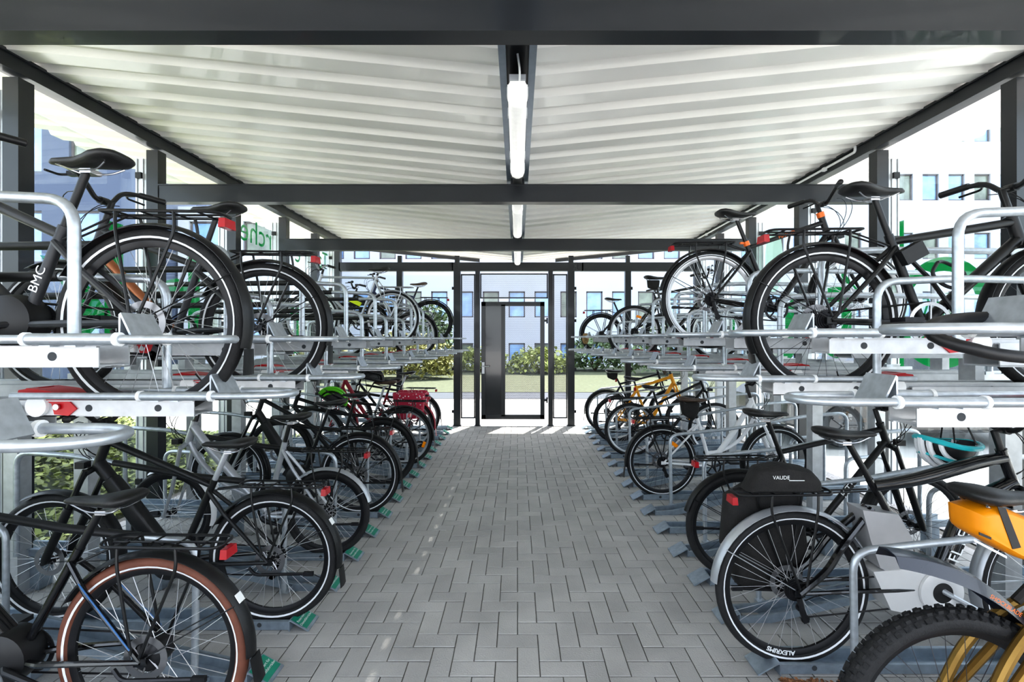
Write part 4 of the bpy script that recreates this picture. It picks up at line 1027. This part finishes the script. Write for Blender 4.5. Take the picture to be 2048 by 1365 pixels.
b = MB(); b.tube(fillet([(0, .07, .372), (.10, .06, .60), (.25, .035, .74), (.40, 0, .78)], .12, 6), .016, 9); b.tube(fillet([(0, -.07, .372), (.10, -.06, .60), (.25, -.035, .74), (.40, 0, .78)], .12, 6), .016, 9); part('swingarm', b, GOLD, t)
b = MB(); b.box((-.02, -.08, .52), (.07, .02, .025), .4); part('quick_release', b, RED, t)
# orange saddle bag
def sweep_bag(name, label, cat, key, c, outline, y0, y1, m, bevel=.02):
    p = wpos(key, c); side = 1 if bikes[key][0].rotation_euler[2] == 0 else -1
    t = thing(name, label, cat, p, (0, 0, 0 if side > 0 else PI)); b = MB()
    n = len(outline); cx = sum(q[0] for q in outline) / n; cz = sum(q[1] for q in outline) / n
    secs = []
    for (yy, k) in ((y0, .80), (y0 + (y1 - y0) * .08, .93), (y0 + (y1 - y0) * .25, 1), (y0 + (y1 - y0) * .75, 1), (y0 + (y1 - y0) * .92, .93), (y1, .80)):
        o2 = fillet([(q[0], 0, q[1]) for q in outline + outline[:1]], .02, 3)
        secs.append([(cx + (q[0] - cx) * k, yy, cz + (q[2] - cz) * k) for q in o2])
    b.loft(secs); part('bag_body', b, m, t); return t
tb = sweep_bag('saddle_bag', 'orange saddle bag with black straps under the saddle of the gold mountain bicycle', 'bag', 'Ra', (.16, 0, 1.06), [(-.14, -.03), (-.135, -.10), (-.01, -.17), (.12, -.21), (.14, -.13), (.05, -.06), (-.06, -.015)], -.06, .06, FABYEL)
b = MB()
for x0, x1 in ((-.075, -.03), (.015, .045)):
    b.prism([(x0 - .012, -.01), (x0 + .012, -.015), (x1 + .012, -.13), (x1 - .012, -.135)], -.0625, -.0605)
b.prism([(-.14, -.085), (-.105, -.10), (-.105, -.108), (-.14, -.093)], -.0625, -.0605); part('strap', b, SLEEVE, tb)
b = MB(); b.prism([(-.155, -.105), (-.06, -.155), (-.06, -.162), (-.155, -.112)], -.0625, -.0605); part('reflective_strip', b, STRIPE, tb)
# helmets
def helmet(label, loc, rot, m1, m2, name='bicycle_helmet'):
    t = thing(name, label, 'helmet', loc, rot)
    def shell(u, v, k=1.0):   # u around, v from rim to crown
        a, e = u, v * PI / 2
        return (k * .145 * math.cos(a) * math.cos(e)**.8, k * .108 * math.sin(a) * math.cos(e)**.8, k * .135 * math.sin(e) - .01 * math.cos(2 * a))
    b = MB(); n = 24; secs = []
    for j in range(9): secs.append([shell(2 * PI * i / n, j / 8 * .98, .90) for i in range(n)])
    b.loft(secs, False); part('liner', b, SLEEVE, t)
    b = MB()
    for (y, w) in ((0, .016), (.042, .013), (-.042, .013), (.08, .011), (-.08, .011)):
        pts = []
        for i in range(15):
            a = PI * i / 14; sc = math.sqrt(max(.05, 1 - (y / .112)**2)); pts.append((.148 * math.cos(a) * sc, y * (1 - .25 * abs(math.cos(a))), .137 * math.sin(a) * sc))
        b.tube(pts, w, 7)
    part('shell', b, m1, t)
    b = MB(); b.tube([shell(2 * PI * i / 32, .04, 1.0) for i in range(32)], .014, 7, closed=True)
    pts = [shell(2 * PI * i / 32, .42, 1.02) for i in range(32)]; b.tube(pts[-9:] + pts[:9], .017, 7); b.tube(pts, .008, 6, closed=True); part('rim_band', b, m2, t)
    b = MB(); b.tube([(.06, .09, 0), (.02, .05, -.12), (0, 0, -.17)], .004, 5); b.tube([(.06, -.09, 0), (.02, -.05, -.12), (0, 0, -.17)], .004, 5); b.tube([(-.06, .09, 0), (0, 0, -.17)], .004, 5); part('chin_strap', b, SLEEVE, t)
helmet('turquoise and white cycle helmet hanging upside down by the lower right handlebar', ((1895 - 1035) * 2.42 / 960, 2.42, 1.54 - (893 - 677) * 2.42 / 960 + .03), (PI, .12, .1), WHITEF, TURQ)
helmet('lime green cycle helmet hanging among the lower left bicycles', ((665 - 1035) * 5.2 / 960, 5.2, 1.54 - (800 - 677) * 5.2 / 960), (.3, .5, .4), GREENH, SLEEVE)
helmet('black cycle helmet resting on a saddle of the lower left row', ((737 - 1035) * 5.65 / 960, 5.72, 1.54 - (760 - 677) * 5.65 / 960), (.0, .2, .3), SLEEVE, SLEEVE)
# pannier on the far side of the silver-motored bike, and its top bag
sweep_bag('pannier_bag', 'dark fabric pannier hanging on the carrier of the silver-motored bicycle', 'bag', 'Rb', (0, 0, 0), [(-.25, .74), (-.27, .50), (-.20, .30), (.10, .28), (.14, .50), (.10, .80), (-.12, .82)], .075, .20, FABRIC)
tb = sweep_bag('carrier_bag', 'black bag with white print strapped on the carrier of the silver-motored bicycle', 'bag', 'Rb', (0, 0, 0), [(-.22, .81), (-.17, .915), (-.05, .935), (.07, .915), (.12, .86), (.12, .81)], -.06, .075, FABRIC)
vs, fs = text_geo('VAUDE', .024, align='LEFT'); b = MB(); b.add(vs, fs, Matrix(((1, 0, 0, -.12), (0, 0, -1, -.0615), (0, 1, 0, .885), (0, 0, 0, 1)))); 
b.box((-.01, -.0605, .872), (.07, .001, .003)); part('print', b, WHITE, tb, smooth=False)
sweep_bag('saddle_bag', 'small black tool bag below a saddle in the lower right row', 'bag', 'Rd', (.30, 0, .93), [(-.12, -.02), (-.10, -.14), (.0, -.20), (.05, -.12), (.06, -.02)], -.045, .045, FABRIC)
sweep_bag('saddle_bag', 'black saddle bag on the last bicycle of the lower right row', 'bag', 'Rg', (.12, 0, .98), [(-.12, -.02), (-.10, -.10), (.0, -.14), (.05, -.10), (.06, -.02)], -.04, .04, FABRIC)
sweep_bag('saddle_bag', 'black saddle bag below a saddle in the upper right row', 'bag', 'URc', (.27, 0, 1.04), [(-.10, -.02), (-.09, -.12), (.02, -.15), (.05, -.10), (.06, -.02)], -.04, .04, FABRIC)
# red patterned panniers
FLOR = mat('red_floral_fabric', (.50, .03, .07), .7)
nt = FLOR.node_tree; bs = nt.nodes['Principled BSDF']; tc = nt.nodes.new('ShaderNodeTexCoord'); vo = nt.nodes.new('ShaderNodeTexVoronoi'); vo.inputs['Scale'].default_value = 28; cr = nt.nodes.new('ShaderNodeValToRGB')
cr.color_ramp.elements[0].position = .18; cr.color_ramp.elements[0].color = (.85, .75, .76, 1); cr.color_ramp.elements[1].position = .30; cr.color_ramp.elements[1].color = (.48, .02, .06, 1)
nt.links.new(tc.outputs['Object'], vo.inputs['Vector']); nt.links.new(vo.outputs['Distance'], cr.inputs['Fac']); nt.links.new(cr.outputs['Color'], bs.inputs['Base Color'])
for y0, y1, lb in ((.075, .21, 'red floral pannier on the camera side of the dark red bicycle'), (-.21, -.075, 'red floral pannier on the far side of the dark red bicycle')):
    sweep_bag('pannier_bag', lb, 'bag', 'Lg', (0, 0, 0), [(-.24, .76), (-.22, .46), (.08, .44), (.16, .60), (.18, .80), (-.2, .80)], y0, y1, FLOR)
# lock on the upper right frame, saddle covers, cable lock on a handle
t, J = bikes['URa']
b = MB(); p = J['sj'] + Vector((.07, -.03, -.06)); b.box(p, (.11, .05, .07), -.5); b.tube([p + Vector((.0, 0, -.03)), p + Vector((.09, 0, -.12)), p + Vector((.20, 0, -.27))], .010, 7); b.box(p + Vector((.21, 0, -.28)), (.03, .02, .05), .8)
o = part('folding_lock', b, SLEEVE, None); o.location = t.location; tag(o, 'black folding lock strapped to the seat tube of the upper right matt black bicycle', 'lock')
b = MB(); b.tube(fillet([(.03, 0, .28), (.0, 0, .23), (.03, -.03, .17), (.12, -.03, .15), (.16, 0, .24), (.07, .02, .29), (.03, 0, .28)], .04), .008, 7)
o = part('cable_lock', b, SLEEVE, None); o.location = wpos('URa', (J['B'].x, -.05, J['B'].z - .0)); tag(o, 'black coiled cable lock hanging in the frame of the upper right matt black bicycle', 'lock')
b = MB(); yy = RY(-3)
b.tube(bez((1.20, yy + .05, 1.588), (.90, yy + .06, 1.60), (.885, yy + .02, 1.545), (.99, yy - .03, 1.515), 10) + bez((1.00, yy - .03, 1.512), (1.06, yy - .04, 1.495), (1.18, yy - .03, 1.493), (1.34, yy - .02, 1.50), 8), .0135, 10)
tag(obj('hose_lock', b.mesh('hose_lock', SLEEVE)), 'thick black sleeved lock looped round the nearest upper right tray handle', 'lock')
# a small bright yellow grip cover, brown plush near far handle
b = MB(); b.box((0, 0, 0), (.16, .03, .05), .45); o = obj('reflective_sash', b.mesh('reflective_sash', mat('neon_yellow', (.70, .85, .0), .5, noise=.05)), None, ((715 - 1035) * 6.1 / 960, 6.0, 1.54 + (677 - 604) * 6.0 / 960)); tag(o, 'neon yellow sash hung on the upper left silver bicycle', 'sash')
b = MB(); b.loft([[(.05 * k * math.cos(a), .045 * k * math.sin(a), z) for a in [2 * PI * i / 12 for i in range(12)]] for (z, k) in ((0, .5), (.03, .9), (.08, 1.1), (.13, .9), (.17, .6))]); o = obj('cloth_bundle', b.mesh('cloth_bundle', mat('brown_patterned_cloth', (.30, .20, .09), .9, noise=.6, nscale=40)), None, ((1166 - 1035) * 7.9 / 960, RY(14) - .0, 1.535)); o.location = (1.08, 7.62, 1.45); tag(o, 'small brown patterned cloth bundle on a far upper right tray end', 'cloth')
# dry leaves by the second right floor rail
b = MB()
for _ in range(160):
    p = Vector((1.18 + abs(random.gauss(0, .12)), 2.13 + random.uniform(-.05, .03), .004)); s = random.uniform(.006, .014); e = Matrix.Rotation(random.uniform(0, 6), 3, 'Z') @ Matrix.Rotation(random.uniform(-.5, .5), 3, 'X')
    b.add([p + e @ Vector(q) * s for q in ((-.5, -.9, .3), (.5, -.9, .3), (.6, .3, .2), (0, 1, .4), (-.6, .3, .2))], [(0, 1, 2, 3, 4)])
tag(obj('dry_leaves', b.mesh('dry_leaves', mat('dry_leaf', (.28, .13, .06), .8, island=.4), False)), 'dry brown leaf litter beside the right floor rail', 'leaves', kind='stuff')
# ------------------------------------------------------------------ light and camera
w = bpy.data.worlds.new('World'); scene.world = w; w.use_nodes = True; nt = w.node_tree; bg = nt.nodes['Background']
sky = nt.nodes.new('ShaderNodeTexSky'); sky.sky_type = 'NISHITA'; sky.sun_disc = False; sky.sun_elevation = R(60); sky.sun_rotation = R(20); sky.air_density = 1.0; sky.dust_density = 3.0; sky.ozone_density = 1.0
mx = nt.nodes.new('ShaderNodeMix'); mx.data_type = 'RGBA'; mx.inputs[0].default_value = 0.65; mx.inputs[7].default_value = (4.6, 4.9, 5.3, 1)
nt.links.new(sky.outputs[0], mx.inputs[6]); nt.links.new(mx.outputs[2], bg.inputs['Color']); bg.inputs['Strength'].default_value = 0.42
sun = bpy.data.lights.new('sun', 'SUN'); sun.energy = 7.5; sun.angle = R(0.6); sun.color = (1, .955, .88)
so = bpy.data.objects.new('sun', sun); COL.objects.link(so)
d = Vector((-.45, -1.10, -2.35)); so.rotation_euler = d.to_track_quat('-Z', 'Y').to_euler(); so.location = (10, 20, 30)
cam = bpy.data.cameras.new('camera'); cam.sensor_width = 36; cam.lens = 960 / 2048 * 36; cam.shift_x = -11 / 2048; cam.shift_y = -5.5 / 2048; cam.clip_start = .05
co = bpy.data.objects.new('camera', cam); COL.objects.link(co); co.location = (0, 0, CAMH); co.rotation_euler = (PI / 2, 0, 0); scene.camera = co
scene.view_settings.view_transform = 'Standard'; scene.view_settings.look = 'None'; scene.view_settings.exposure = 0.78
try: scene.view_settings.look = 'Medium High Contrast'
except Exception as e: print('LOOK', e)
try: scene.cycles.use_denoising = True
except Exception: pass
